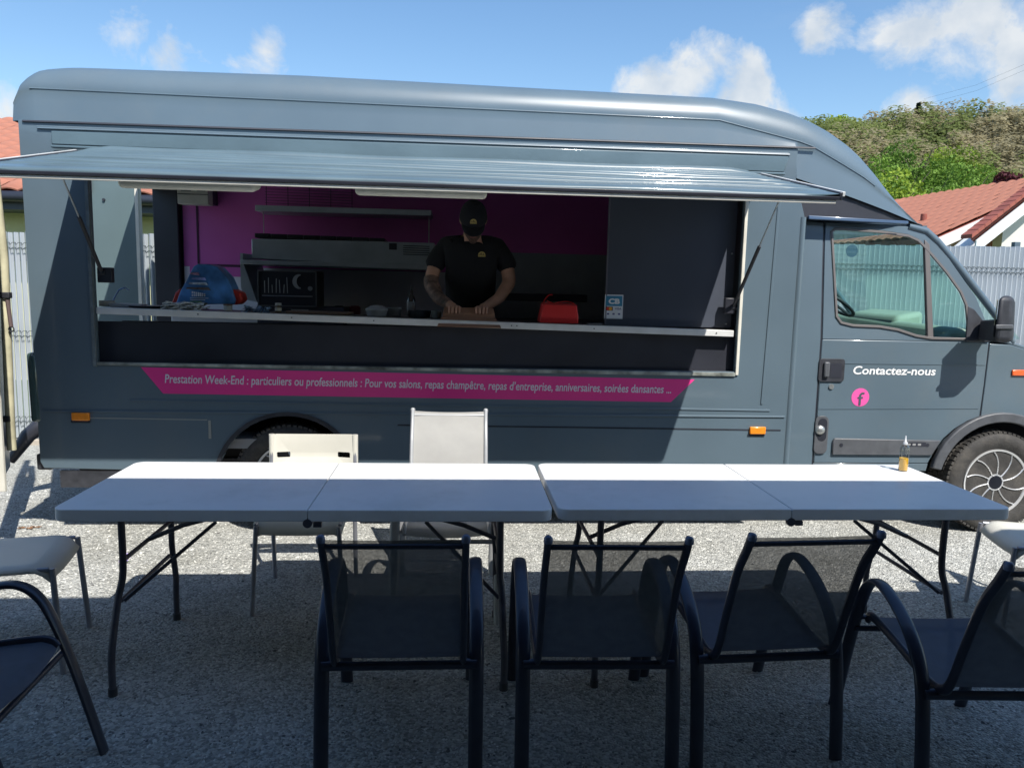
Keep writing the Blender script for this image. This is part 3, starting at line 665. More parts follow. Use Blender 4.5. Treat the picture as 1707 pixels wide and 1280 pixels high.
# bumper end and rear corner trim
MB().hexa([(-2.53,YS-.01,.70),(-2.47,YS-.01,.70),(-2.45,YS+.3,.70),(-2.53,YS+.3,.70),(-2.535,YS-.01,1.12),(-2.485,YS-.012,1.12),(-2.45,YS+.3,1.12),(-2.54,YS+.3,1.12)]).build('tail_light_cluster', mat('dark_green_lens', (.05,.09,.09), .2, coat=1), tr, bevel=.02)
MB().box((-2.53,YS+.03,.40),(-2.44,YF-.03,.50)).build('rear_bumper', PLAST, tr, bevel=.012)
MB().tube([(-2.75,5.55,.52),(-2.85,5.5,.56),(-2.95,5.45,.47),(-3.05,5.4,.30)], [.06,.07,.05,.03], 8).build('tow_hitch', BLACKP, tr, smooth=60)
MB().box((-2.78,5.48,.48),(-2.45,5.56,.54)).build('tow_bar', BLACKP, tr)
MB().box((-2.38,YS+.002,.30),(-1.6,YS+.03,.402)).build('side_skirt', PLAST, tr)
MB().box((-.5,YS+.002,.32),(2.1,YS+.03,.399)).build('side_skirt', PLAST, tr)
MB().box((-2.4,5.0,.32),(3.6,6.5,.42)).build('chassis', BLACKP, tr)
MB().box((-2.3,5.05,FLZ-.20),(2.1,6.4,FLZ-.07)).build('chassis', BLACKP, tr)
MB().box((.2,4.85,.25),(.9,5.2,.42)).build('underbody_box', BLACKP, tr, bevel=.01)

# dark facing-the-hatch partition at the right of the opening, with its card stickers
pL = at(1013, 330, 4.93).x
pt = MB().box((pL,4.83,cz(1)-.002),(HX1-.002,4.85,2.395)).build('dark_partition', mat('blue_black_panel', (.065,.075,.1), .38, 0, .06, 3), tr)
MB().box((pL-.008,4.826,cz(1)),(pL-.0005,4.852,2.39)).build('partition_edge', mat('thin_edge', (.12,.12,.15), .5), pt)
for px, py in ((1220,423),(1210,540)): 
    q = at(px, py, 4.83); MB().lathe([(.006,0),(.006,.006)], (q.x,4.824,q.z), 'y', 8).build('screw', ALU, pt)
q0 = at(1009, 491, 4.82); q1 = at(1038, 532, 4.82)
cx0, cx1, cz0, cz1 = q0.x, q1.x, q1.z, q0.z
st = MB().box((cx0,4.8265,cz0),(cx1,4.8295,cz1)).build('card_sticker', mat('sticker_paper', (.7,.72,.75), .5), pt)
H = cz1-cz0; Wd = cx1-cx0
MB().box((cx0+.05*Wd,4.8255,cz0+.53*H),(cx1-.05*Wd,4.8262,cz0+.95*H)).build('blue_panel', mat('card_blue', (.04,.25,.42), .5), st)
text_mesh('lettering', 'CB', width=.62*Wd, height=.2*H, m=WHITE, parent=st, p0=(cx0+.2*Wd,4.8255,cz0+.63*H), offset=.05)
MB().box((cx0+.05*Wd,4.8255,cz0+.34*H),(cx0+.45*Wd,4.8262,cz0+.5*H)).build('dark_panel', BLACKP, st)
for k, c in enumerate(((.8,.04,.02),(.85,.4,.03))):
    MB().lathe([(.055*Wd*1.7,0),(.055*Wd*1.7,.0006)], (cx0+(.19+.13*k)*Wd,4.8246-.0003*k,cz0+.42*H), 'y', 16).build('card_circle', mat('card_dot_%d' % k, c, .5), st)
text_mesh('lettering', 'VISA', width=.36*Wd, height=.09*H, m=mat('visa_ink', (.1,.1,.25), .5), parent=st, p0=(cx0+.56*Wd,4.8262,cz0+.38*H), offset=.02)
for k in range(3): MB().box((cx0+(.14+.3*k)*Wd,4.8258,cz0+.17*H),(cx0+(.14+.3*k+.12)*Wd,4.8262,cz0+.24*H)).build('small_mark', mat('visa_ink', (.1,.1,.25), .5), st)

# roof cap
tops = [(-2.555,2.50),(-2.54,2.617),(-2.50,2.685),(-2.42,2.735),(-2.28,2.752),(-2.194,2.756),(-.92,2.765),(.484,2.748),(1.581,2.735),(1.85,2.718),(2.072,2.682),(2.22,2.64),(2.346,2.585),(2.45,2.523),(2.55,2.446),(2.66,2.337),(2.764,2.215),(2.87,2.108),(2.96,2.035),(3.0,2.02)]
lows = [(-2.52,2.452),(2.079,2.452),(2.09,2.275),(2.96,2.026),(3.1,2.0)]
cre = [(-2.6,2.60),(-2.445,2.632),(1.588,2.606),(2.162,2.485),(2.564,2.285),(2.96,2.03)]
def interp(t, x):
    if x <= t[0][0]: return t[0][1]
    for (a, b), (c, d) in zip(t, t[1:]):
        if x <= c: return b+(d-b)*(x-a)/(c-a)
    return t[-1][1]
def spl(t, x):
    h_ = .03
    return sum(interp(t, x+h_*k) for k in (-1,-.5,0,.5,1))/5
tops = [(a, b+.032*min(1, max(0, (2.3-a)/.6))) for a, b in tops]
X = sorted(set([a for a, _ in tops]+list(np.linspace(-2.54,-2.2,12))+list(np.linspace(-2.1,1.9,24))+list(np.linspace(1.95,2.95,26))+[2.079,2.091]))
rings = []
for x in X:
    zt, zl, zc_ = spl(tops, x), interp(lows, x), interp(cre, x)
    zc_ = min(zc_, zt-.25*(zt-zl)); zl = min(zl, zt-.004); nose = max(0, (x-2.3)/.7)**2*.10
    rear = max(0, (-2.40-x)/.155)**2*.04
    o_ = nose+rear; half = []
    for k in range(4): half.append((.0+.016*k/3+o_, zl+(zc_-.008-zl)*k/3))
    half += [(.013+o_, zc_+.004)]
    for k in range(1, 7):
        a = k/6*math.pi/2; half.append((.016+o_+.15*(1-math.cos(a)), zc_+.004+(zt-zc_-.004)*math.sin(a)))
    half += [(.45+o_*.5, zt+.03), (1.02, zt+.045)]
    ring = [(x, YS+a, b) for a, b in half]+[(x, YF-a, b) for a, b in reversed(half[:-1])]
    rings.append(ring)
cap = MB(); n = len(rings[0]); vv = [p for r_ in rings for p in r_]
ff = [(i*n+k, i*n+k+1, (i+1)*n+k+1, (i+1)*n+k) for i in range(len(rings)-1) for k in range(n-1)]
ff.append(tuple(range(n)))
cap.add(vv, ff); cap.build('roof_cap', PAINT, tr, smooth=38)
cr_pts = [(x, YS+.0165+max(0,(x-2.3)/.7)**2*.10, interp(cre, x)) for x in np.linspace(-2.44, 2.62, 60)]
MB().tube(cr_pts, .005, 8).build('roof_seam', PAINT, tr, smooth=80)
MB().tube([(x, YS-.002, 2.418) for x in np.linspace(-2.4,2.03,8)], .007, 8).build('roof_seam', PAINT, tr, smooth=80)
# dark recess between the roof cap and the cab
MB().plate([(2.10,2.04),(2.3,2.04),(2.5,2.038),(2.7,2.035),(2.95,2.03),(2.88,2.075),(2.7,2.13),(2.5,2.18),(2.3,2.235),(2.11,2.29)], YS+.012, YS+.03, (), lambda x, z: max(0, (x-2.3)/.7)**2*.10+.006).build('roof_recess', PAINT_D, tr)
MB().hexa([(2.19,YS+.0,2.028),(2.84,YS+.0,2.016),(2.84,YS+.03,2.016),(2.19,YS+.03,2.028),(2.19,YS+.002,2.052),(2.84,YS+.002,2.036),(2.84,YS+.03,2.036),(2.19,YS+.03,2.052)]).build('cab_gutter', mat('blue_gutter', (.06,.1,.17), .3, coat=1), tr, bevel=.004)
# hatch surround panel over the flap
MB().hexa([(-2.32,YS-.016,2.32),(2.005,YS-.016,2.305),(2.005,YS-.001,2.305),(-2.32,YS-.001,2.32),(-2.32,YS-.016,2.395),(2.03,YS-.016,2.40),(2.03,YS-.001,2.40),(-2.32,YS-.001,2.395)]).build('hinge_panel', FLAPM, tr, bevel=.005)
MB().hexa([(-2.31,YS-.05,2.296),(2.0,YS-.05,2.282),(2.0,YS-.0165,2.282),(-2.31,YS-.0165,2.296),(-2.31,YS-.05,2.312),(2.0,YS-.05,2.298),(2.0,YS-.0165,2.302),(-2.31,YS-.0165,2.316)]).build('flap_hinge', FLAPM, tr, bevel=.006)

# ------------------------------------------------------------------ serving flap
FX0, FX1 = -2.16, 1.835
A_, B_ = Vector((0,4.675,2.284)), Vector((0,3.62,2.046))
ud = (B_-A_).normalized(); ln = (B_-A_).length; nd = Vector((0, ud.z, -ud.y)); nd = nd if nd.z > 0 else -nd
prof = []
def P_(t, h): return (t, h)
def roll(t0, w_, hh, n=9): return [(t0+w_*(.5-.5*math.cos(math.pi*k/n)), .003+hh*math.sin(math.pi*k/n)) for k in range(n+1)]
for t, h in [(0,0)]+roll(.012,.07,.034,11)+roll(.13,.045,.02)+roll(.22,.05,.018)+[(.28,.003)]+roll(.33,.045,.017)+roll(.47,.04,.016)+[(.6,.003)]+roll(.68,.04,.012)+roll(.84,.03,.008)+[(.98,.002),(ln-.012,0),(ln,-.008),(ln,-.018)] or [(0,0),(.02,.018),(.05,.03),(.085,.032),(.11,.014),(.13,.004),(.20,.004),(.215,.018),(.25,.018),(.265,.004),(.38,.004),(.395,.017),(.44,.017),(.455,.004),(.66,.004),(.675,.014),(.72,.014),(.735,.003),(1.0,.003),(1.16,.001),(ln-.012,.0),(ln,-.012),(ln,-.028)]: prof.append((t,h))
nX = 40; fl = MB(); vv = []
for i in range(nX+1):
    s = i/nX; x = FX0+(FX1-FX0)*s
    e = min(1, min(x-FX0, FX1-x)/.16); e = e*e*(3-2*e)
    for t, h in prof:
        hh_ = h*e + .0025*math.sin(x*5.1+t*9)*e; p = A_+ud*t+nd*hh_
        vv.append((x, p.y, p.z))
m_ = len(prof); ff = [(i*m_+k, i*m_+k+1, (i+1)*m_+k+1, (i+1)*m_+k) for i in range(nX) for k in range(m_-1)]
fl.add(vv, ff); FLP = fl.build('serving_flap', FLAPM, tr, smooth=60)
def flp(x, t, h): p = A_+ud*t+nd*h; return (x, p.y, p.z)
def fbox(x0, x1, t0, t1, h0, h1): return MB().hexa([flp(x0,t0,h0), flp(x1,t0,h0), flp(x1,t1,h0), flp(x0,t1,h0), flp(x0,t0,h1), flp(x1,t0,h1), flp(x1,t1,h1), flp(x0,t1,h1)])
fbox(FX0+.005, FX1-.005, .0, ln-.02, -.022, -.010).build('flap_lining', mat('flap_lining', (.13,.14,.15), .5), FLP)
fbox(FX0, FX1, ln-.012, ln+.006, -.030, -.013).build('flap_seal', BLACKP, FLP, bevel=.003)
fbox(FX0+.02, FX1-.02, ln-.03, ln+.0, -.048, -.031).build('flap_edge_trim', CREAM, FLP, bevel=.003)
for x0, x1 in ((FX0-.004, FX0+.012), (FX1-.012, FX1+.004)):
    fbox(x0, x1, .0, ln+.006, -.03, .006).build('flap_seal', BLACKP, FLP, bevel=.003)
    fbox(x0-.008 if x0 < 0 else x1-.002, x0-.001+.004 if x0 < 0 else x1+.012, .02, ln+.004, -.012, .010).build('flap_end_trim', ALUW, FLP, bevel=.002)
lampm = mat('lamp_cover', (.72,.71,.6), .4, 0, .05, 8)
for a, b in ((198,428),(592,812)):
    yq = A_.y+ud.y*.95; za = at(a, 300, yq).x; zb = at(b, 310, yq).x
    lm = fbox(za, zb, .86, .99, -.09, -.023).build('strip_lamp', lampm, FLP, bevel=.022, bseg=3)
# gas struts
def strut(p0, p1, nm='gas_strut'):
    p0, p1 = Vector(p0), Vector(p1); d = p1-p0
    s = MB().tube([p0, p0+d*.55], .011, 10).build(nm, PLAST, tr, smooth=50)
    MB().tube([p0+d*.55, p1], .005, 8).build('strut_rod', STEEL, s, smooth=50)
    MB().lathe([(.018,-.02),(.018,.02)], p0, 'x', 10).build('strut_joint', PLAST, s, smooth=40)
strut((1.755,4.76,1.47), flp(1.79,.52,-.03)); strut((-2.10,4.76,1.60), flp(-2.04,.52,-.03))
MB().box((-2.125,4.75,1.54),(-2.04,4.79,1.63)).build('strut_bracket', BLACKP, tr, bevel=.005); MB().box((1.70,4.75,1.43),(1.77,4.79,1.53)).build('strut_bracket', BLACKP, tr, bevel=.005)
fbox(FX0+.05, FX0+.32, .3, .5, -.045, -.024).build('flap_bracket', BLACKP, FLP); fbox(FX1-.32, FX1-.05, .3, .42, -.045, -.024).build('flap_bracket', mat('grey_bracket', (.25,.28,.3), .5), FLP)

# pink banner and its writing
b1, b2, b3, b4 = (-1.879,1.042), (-1.755,.884), (1.370,.867), (1.517,1.013)
bn = MB().plate([b1, b2, b3, b4], YS-.0016, YS-.0006).build('pink_banner', PINK, tr)
text_mesh('lettering', 'Prestation Week-End : particuliers ou professionnels : Pour vos salons, repas champêtre, repas d’entreprise, anniversaires, soirées dansantes ...', width=3.11, height=.052, m=GREYL, parent=bn, p0=(-1.742,YS-.0016,.950), slope=-.0085, offset=.012, shear=.12, proud=.0008)
# side marker lights
for x, z in ((-2.237,.74),(1.944,.69)):
    k = MB().box((x-.052,YS-.018,z-.024),(x+.052,YS-.0006,z+.024)).build('side_marker', ORANGE, tr, bevel=.005)
    MB().box((x-.06,YS-.006,z-.038),(x+.05,YS-.0008,z-.0245)).build('marker_base', BLACKP, k)

# ------------------------------------------------------------------ cab
CY = YS+.022
lean = lambda x, z: max(0, z-1.28)*.10
def cab(poly, nm, m, y0=CY, y1=CY+.03, holes=(), parent=tr, bev=.004): return MB().plate(poly, y0, y1, holes, f=lean).build(nm, m, parent, bevel=bev)
def pts(*a): return [xz(px, py) for px, py in a]
# B pillar panel between box and door
cab([(2.165,.42),(2.335,.46),(2.333,1.28),(2.331,2.018),(2.19,2.03),(2.165,1.28)], 'cab_pillar_panel', PAINT)
door_low = [(2.345,.475),(3.13,.475),(3.17,.56),(3.22,.64),(3.29,.705),(3.37,.755),(3.455,.79),(3.463,1.0),(3.467,1.28),(2.345,1.28)]
win = pts((1396,384),(1402,379),(1415,378),(1480,383),(1528,390),(1545,398),(1560,414),(1590,452),(1612,486),(1620,508),(1622,560),(1618,570),(1556,570),(1530,562),(1500,552),(1470,547),(1425,545),(1405,540),(1397,528))
dtop = [(2.345,1.282),(3.467,1.282)]
DL = cab(door_low, 'cab_door', PAINT, bev=.006)
up_poly = [(2.345,1.2805),(3.467,1.2805),(3.45,1.40),(3.37,1.57),(3.18,1.81),(3.09,1.91),(3.0,1.985),(2.88,2.012),(2.345,2.022)]
win = [(x, max(z, 1.292)) for x, z in win]
cab(up_poly, 'door_window_frame', PAINT, holes=[win], parent=DL)
# rubber/metal rim round the window
def rim(loop, w_, m, nm, y, parent, thick=.012):
    n = len(loop); c = Vector((sum(p[0] for p in loop)/n, sum(p[1] for p in loop)/n)); inn = []
    for i in range(n):
        a, b, d = Vector(loop[i-1]), Vector(loop[i]), Vector(loop[(i+1) % n])
        t1, t2 = (b-a).normalized(), (d-b).normalized(); t = (t1+t2).normalized(); nn = Vector((-t.y, t.x))
        if nn.dot(c-b) < 0: nn = -nn
        inn.append(tuple(b+nn*w_))
    return MB().plate(loop, y, y+thick, [inn], f=lean).build(nm, m, parent, bevel=.002), inn
rm, inn = rim(win, .016, mat('bronze_grey_seal', (.17,.155,.15), .45, .2), 'window_seal', CY-.009, DL)
cab(inn, 'window_glass', GLS, CY+.012, CY+.017, parent=DL, bev=0)
cab([(3.005,1.93),(3.04,1.90),(3.085,1.30),(3.045,1.30)], 'window_divider', mat('bronze_grey_seal', (.17,.155,.15), .45, .2), CY-.008, CY+.02, parent=DL)
cab([(3.31,1.51),(3.352,1.49),(3.45,1.38),(3.462,1.284),(3.30,1.284)], 'mirror_corner', PLAST, CY-.014, CY+.0, parent=DL)
# gap lines round the door
for poly in ([(2.336,.46),(2.344,.46),(2.344,1.28),(2.340,2.02),(2.332,2.02),(2.336,1.28)], [(3.456,.79),(3.463,.79),(3.475,1.28),(3.468,1.28)]):
    cab(poly, 'door_gap', BLACKP, CY+.006, CY+.03, bev=0)
cab([(2.35,.828),(3.44,.842),(3.44,.848),(2.35,.834)], 'door_crease', PAINT, CY-.003, CY-.0005, parent=DL, bev=0)
cab([(2.35,1.125),(3.455,1.13),(3.455,1.137),(2.35,1.132)], 'door_crease', PAINT, CY-.003, CY-.0005, parent=DL, bev=0)
# door handle
h0, h1 = xz(1368,598), xz(1408,637)
hb = cab(rrect(h0[0],h1[1],h1[0],h0[1],.02), 'door_handle_plate', PLAST, CY-.010, CY-.0005, parent=DL)
MB().box((h0[0]+.028,CY-.030,h1[1]+.03),(h0[0]+.065,CY-.0105,h0[1]-.02)).build('door_handle', PLASTG, hb, bevel=.008)
MB().box((h0[0]+.075,CY-.0112,h1[1]+.025),(h1[0]-.02,CY-.0104,h0[1]-.03)).build('handle_recess', BLACKP, hb)
q = xz(1388,645); MB().lathe([(.017,0),(.017,.008)], (q[0],CY-.0085,q[1]), 'y', 14).build('lock_cylinder', ALU, DL, smooth=40)
# lower trim
a, b = xz(1388,758), xz(1560,732)
lt = cab([(a[0],a[1]),(3.145,a[1]+.0),(3.195,b[1]-.01),(a[0]+.01,b[1]-.0),(a[0],b[1]-.02)], 'door_trim', PLASTG, CY-.016, CY-.0005, parent=DL, bev=.006)
q = xz(1520,741); MB().box((q[0]-.06,CY-.0170,q[1]-.014),(q[0]+.10,CY-.0162,q[1]+.014)).build('badge_strip', BLACKP, lt)
for k in range(3): MB().box((q[0]-.028+.036*k,CY-.0176,q[1]-.007),(q[0]-.006+.036*k,CY-.0171,q[1]+.006)).build('badge_mark', mat('trim_letter', (.3,.3,.3), .5), lt)
for px in (1403, 1547): q = xz(px,742); MB().lathe([(.012,0),(.012,.002)], (q[0],CY-.0182,q[1]), 'y', 12).build('trim_plug', BLACKP, lt)
# fuel filler recess behind the door
a, b = xz(1357,757), xz(1384,694)
fr = cab(rrect(a[0],a[1],b[0],b[1],.035), 'filler_recess', PLASTG, CY-.012, CY-.0005, bev=.004)
cab(rrect(a[0]+.018,a[1]+.085,b[0]-.012,b[1]-.015,.03), 'recess_hole', BLACKP, CY-.0135, CY-.0125, parent=fr, bev=0)
q = xz(1368,717); MB().lathe([(.0,-.012),(.02,-.012),(.031,0),(.031,.012)], (q[0],CY-.020,q[1]), 'y', 18).build('filler_cap', ALU, fr, smooth=50)
# writing on the door
text_mesh('lettering', 'Contactez-nous', width=.557, height=.052, m=WHITE, parent=DL, p0=(2.565,CY-.0012,1.060), offset=.022, shear=.1)
q = xz(1437,663); bd_ = MB().lathe([(.0595,0),(.0595,.001)], (q[0],CY-.0012,q[1]), 'y', 40).build('round_pink_badge', PINKL, DL)
text_mesh('lettering', 'f', width=.044, height=.086, m=mat('badge_hole', (.07,.10,.12), .35), parent=bd_, p0=(q[0]-.019,CY-.0032,q[1]-.052), offset=0)
# front fender with arch
WX, WZ = 3.615, .345
far = arc(WX, WZ, .455, 2, 152, 18)
fen = [(3.47,1.0),(3.473,1.27),(3.9,1.17),(4.25,1.02),(4.40,.85),(4.44,.55),(4.10,.45)]+far[:1]+far[1:]
fp = [(3.20,.57),(3.24,.63),(3.31,.695),(3.39,.745),(3.465,.78),(3.47,1.0),(3.477,1.27),(3.62,1.265),(3.9,1.19),(4.2,1.05),(4.42,.85),(4.47,.55),(4.08,.42)]
fp += arc(WX, WZ, .415, 8, 148, 18)
cab(fp, 'front_fender', PAINT)
arch_o = arc(WX, WZ, .475, -2, 168, 22); arch_i = list(reversed(arc(WX, WZ, .41, -2, 168, 22)))
cab(arch_o+arch_i, 'wheel_arch_trim', PLASTG, CY-.022, CY+.02, bev=.008)
arch_o = arc(RWX, RWZ-.02, .455, 8, 172, 20); arch_i = list(reversed(arc(RWX, RWZ-.02, .43, 8, 172, 20)))
MB().plate(arch_o+arch_i, YS-.008, YS+.03).build('wheel_arch_trim', PLAST, tr)
cab([(2.345,.42),(3.12,.42),(3.13,.47),(2.345,.47)], 'cab_sill', PAINT, CY+.002, CY+.03)
q = xz(1702,622); MB().box((q[0]-.05,CY-.012,q[1]-.02),(q[0]+.06,CY-.0005,q[1]+.02)).build('side_repeater', ORANGER, tr, bevel=.006)
# far side of the cab
MB().plate([(2.165,.42),(3.05,.42),(3.2,.7),(3.6,.8),(4.05,.7),(4.1,.45),(4.44,.55),(4.40,.85),(3.9,1.17),(3.47,1.28),(2.165,1.28)], YF-.06, YF-.03).build('far_cab_side', PAINT, tr)
MB().plate([(2.165,1.281),(3.467,1.281),(3.36,1.56),(3.05,1.92),(2.96,1.985),(2.165,2.02)], YF-.06, YF-.03, [[(2.36,1.33),(3.33,1.33),(3.30,1.50),(3.0,1.88),(2.9,1.93),(2.36,1.95)]], f=lambda x, z: -lean(x, z)).build('far_window_frame', PAINT, tr)
# windscreen, A pillars, bonnet, nose
ws = MB().hexa([(3.02,CY+.09,1.985),(3.02,YF-.12,1.985),(3.70,YF-.06,1.30),(3.70,CY+.04,1.30),(3.03,CY+.09,1.992),(3.03,YF-.12,1.992),(3.708,YF-.06,1.306),(3.708,CY+.04,1.306)]).build('windscreen', GLS, tr)
for yy, s in ((CY+.02,1),(YF-.05,-1)):
    MB().tube([(2.9,yy+.062*s,2.012),(3.02,yy+.058*s,1.985),(3.10,yy+.054*s,1.92),(3.23,yy+.045*s,1.785),(3.43,yy+.025*s,1.56),(3.53,yy+.015*s,1.445),(3.61,yy+.01*s,1.345),(3.65,yy+.01,1.28)], .024, 10).build('windscreen_pillar', PAINT, tr, smooth=60)
MB().box((2.15,CY+.085,1.995),(3.03,YF-.12,2.02)).build('cab_roof', PAINT, tr)
MB().hexa([(3.56,CY+.01,1.285),(3.95,CY+.02,1.165),(3.95,YF-.05,1.165),(3.56,YF-.05,1.285),(3.56,CY+.01,1.305),(3.95,CY+.02,1.20),(3.95,YF-.05,1.20),(3.56,YF-.05,1.305)]).build('bonnet', PAINT, tr, bevel=.008)
MB().hexa([(3.951,CY+.03,1.15),(4.40,CY+.1,.93),(4.40,YF-.14,.93),(3.951,YF-.06,1.15),(3.951,CY+.02,1.20),(4.38,CY+.08,1.0),(4.38,YF-.12,1.0),(3.951,YF-.05,1.20)]).build('bonnet', PAINT, tr, bevel=.01)
MB().box((4.30,CY+.2,.75),(4.47,YF-.25,.985)).build('grille', PLAST, tr, bevel=.02)
MB().box((4.18,CY+.03,.32),(4.56,YF-.08,.74)).build('front_bumper', PLASTG, tr, bevel=.05)
for y0 in (CY+.05, YF-.3): MB().box((4.28,y0,.78),(4.46,y0+.2,1.0)).build('headlight', HEADL, tr, bevel=.03)
# mirror
mm_ = MB(); 
def mq(px, py, Y): v = at(px, py, Y); return (v.x, v.y, v.z)
mi = MB().hexa([mq(1657,571,4.44),mq(1688,571,4.45),mq(1690,571,4.56),mq(1659,571,4.56),mq(1666,491,4.44),mq(1692,493,4.45),mq(1693,496,4.56),mq(1668,494,4.56)]).build('wing_mirror', PLAST, tr, bevel=.035, bseg=4)
MB().hexa([mq(1630,566,4.70),mq(1664,572,4.47),mq(1668,566,4.54),mq(1640,566,4.76),mq(1634,534,4.70),mq(1664,532,4.47),mq(1668,532,4.54),mq(1642,534,4.76)]).build('mirror_arm', PLAST, mi, bevel=.012)
MB().hexa([mq(1660,549,4.43),mq(1689,549,4.44),mq(1690,549,4.50),mq(1660,549,4.50),mq(1660,541,4.43),mq(1689,541,4.44),mq(1690,541,4.50),mq(1660,541,4.50)]).build('mirror_band', PLASTG, mi, bevel=.006)
ml = Vector(mq(1657,560,4.46)); MB().hexa([mq(1655,562,4.46),mq(1657,562,4.46),mq(1658,562,4.54),mq(1656,562,4.54),mq(1662,500,4.46),mq(1664,500,4.46),mq(1665,500,4.54),mq(1663,500,4.54)]).build('mirror_glass', glass('mirror_face', (.3,.35,.4), ior=3), mi)
# wheels
def wheel(cx, cy, cz_, parent, bright=True):
    R0, rr = .344, .222
    ty = MB().lathe([(.225,0),(.24,-.012),(.29,-.022),(.318,-.014),(.331,-.002),(.341,.02),(R0,.05),(R0,.16),(.33,.2),(.24,.21),(.225,.2)], (cx,cy,cz_), 'y', 72).build('front_wheel' if cx > 2 else 'rear_wheel', RUBBER, parent, smooth=35)
    tb = MB()
    for k in range(64):
        a = k/64*2*math.pi
        for (o0, y0, y1) in ((0,-.004,.035),(.5,.045,.085),(0,.095,.135),(.5,.145,.19)):
            aa = a+o0*2*math.pi/64; c, s = math.cos(aa), math.sin(aa); da = .034; r1, r2 = R0-.012-(.01 if y0 < 0 else 0), R0+.007-(.006 if y0 < 0 else 0)
            q = []
            for r_ in (r1, r2):
                for (an, yy) in ((aa-da, y0),(aa+da, y0),(aa+da+.012, y1),(aa-da+.012, y1)): q.append((cx+r_*math.cos(an), cy+yy, cz_+r_*math.sin(an)))
            tb.hexa(q)
    tbo = tb.build('tread_blocks', RUBBER, ty); tbo['kind'] = 'stuff'
    rg = MB().lathe([(.196,.03),(.212,-.006),(.224,-.010),(.226,.02),(.2,.05)], (cx,cy,cz_), 'y', 64).build('rim_ring', RIML, ty, smooth=40)
    MB().lathe([(.20,.07),(.20,.09)], (cx,cy,cz_), 'y', 48).build('wheel_disc', RIMD, ty)
    MB().lathe([(.03,-.002),(.05,.0),(.055,.02),(.055,.06)], (cx,cy,cz_), 'y', 24).build('hub', RIMD, ty, smooth=40)
    MB().lathe([(.048,-.004),(.056,-.004),(.056,.01),(.048,.01)], (cx,cy,cz_), 'y', 24).build('hub_ring', RIML, ty, smooth=40)
    MB().lathe([(.0,-.008),(.046,-.006),(.047,.0)], (cx,cy,cz_), 'y', 24).build('centre_cap', RIMD, ty, smooth=40)
    for k in range(5):
        a = k/5*2*math.pi+.5; MB().lathe([(.009,.02),(.009,.045)], (cx+.078*math.cos(a),cy+.02,cz_+.078*math.sin(a)), 'y', 6).build('wheel_nut', RIML, ty)
    MB().lathe([(.10,.062),(.165,.064),(.165,.068)], (cx,cy,cz_), 'y', 36).build('brake_disc', STEEL, ty, smooth=40)
    for k in range(10):
        a = k/10*2*math.pi+.2; q = []
        path = []
        for i in range(7):
            t = i/6; r_ = .052+(.206-.052)*t; an = a + .30*t*t - .05*t; path.append(Vector((cx+r_*math.cos(an), cy-.002+.008*t*(1-t), cz_+r_*math.sin(an))))
        MB().tube(path, .0055, 6, flat=(.007,.0045,(0,1,0))).build('spoke', RIML, ty, smooth=60)
        p2 = []
        for i in range(6):
            t = i/5; r_ = .056+(.196-.056)*t; an = a+.13+.28*t*t-.05*t; p2.append(Vector((cx+r_*math.cos(an), cy+.022, cz_+r_*math.sin(an))))
        if k % 1 == 0: MB().tube(p2, .011, 5, flat=(.006,.017,(0,1,0))).build('spoke_web', RIMD, ty, smooth=60)
    return ty
wheel(WX, YS+.03, WZ, tr); wheel(RWX, YS+.05, RWZ, tr)
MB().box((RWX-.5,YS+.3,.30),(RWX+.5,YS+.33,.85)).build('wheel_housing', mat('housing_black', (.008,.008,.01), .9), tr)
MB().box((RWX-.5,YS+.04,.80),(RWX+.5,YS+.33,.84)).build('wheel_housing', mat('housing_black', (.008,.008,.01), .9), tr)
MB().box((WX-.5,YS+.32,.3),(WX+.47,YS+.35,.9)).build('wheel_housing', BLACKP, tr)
for cx_ in (WX, RWX): MB().lathe([(.344,0),(.344,.2),(.2,.21)], (cx_,YF-.26,.345), 'y', 40).build('far_wheel', RUBBER, tr, smooth=40)
MB().lathe([(.344,0),(.344,.2)], (RWX,YS+.3,.345), 'y', 30).build('inner_wheel', RUBBER, tr, smooth=40)
# cab interior
MB().hexa([(3.14,CY+.12,1.10),(3.62,CY+.12,1.10),(3.62,YF-.15,1.10),(3.14,YF-.15,1.10),(3.27,CY+.12,1.37),(3.62,CY+.12,1.345),(3.62,YF-.15,1.345),(3.27,YF-.15,1.41)]).build('dashboard', DASH, tr, bevel=.04, bseg=3)
MB().hexa([(3.18,5.5,1.05),(3.5,5.5,1.05),(3.5,6.2,1.05),(3.18,6.2,1.05),(3.28,5.5,1.42),(3.5,5.5,1.46),(3.5,6.2,1.46),(3.28,6.2,1.42)]).build('dashboard_hood', DASH, tr, bevel=.04, bseg=3)
MB().box((2.2,CY+.15,.62),(3.5,YF-.12,.68)).build('cab_floor', BLACKP, tr)
for y0 in (4.98, 5.9):
    sb = MB().hexa([(2.42,y0,1.0),(2.62,y0,1.0),(2.62,y0+.5,1.0),(2.42,y0+.5,1.0),(2.24,y0+.03,1.62),(2.36,y0+.03,1.62),(2.36,y0+.47,1.62),(2.24,y0+.47,1.62)]).build('seat_back', SEATM, tr, bevel=.04)
    MB().box((2.45,y0,.85),(2.95,y0+.5,1.0)).build('seat_cushion', SEATM, sb, bevel=.04)
    MB().box((2.24,y0+.12,1.65),(2.33,y0+.38,1.84)).build('headrest', SEATM, sb, bevel=.03)
MB().box((2.62,5.0,.95),(3.02,5.75,1.33)).build('centre_console', BLACKP, tr, bevel=.05, bseg=3)
sc = Vector((3.08,6.1,1.50)); ax = Vector((.55,0,.83)); e1 = Vector((0,1,0)); e2 = ax.cross(e1).normalized()
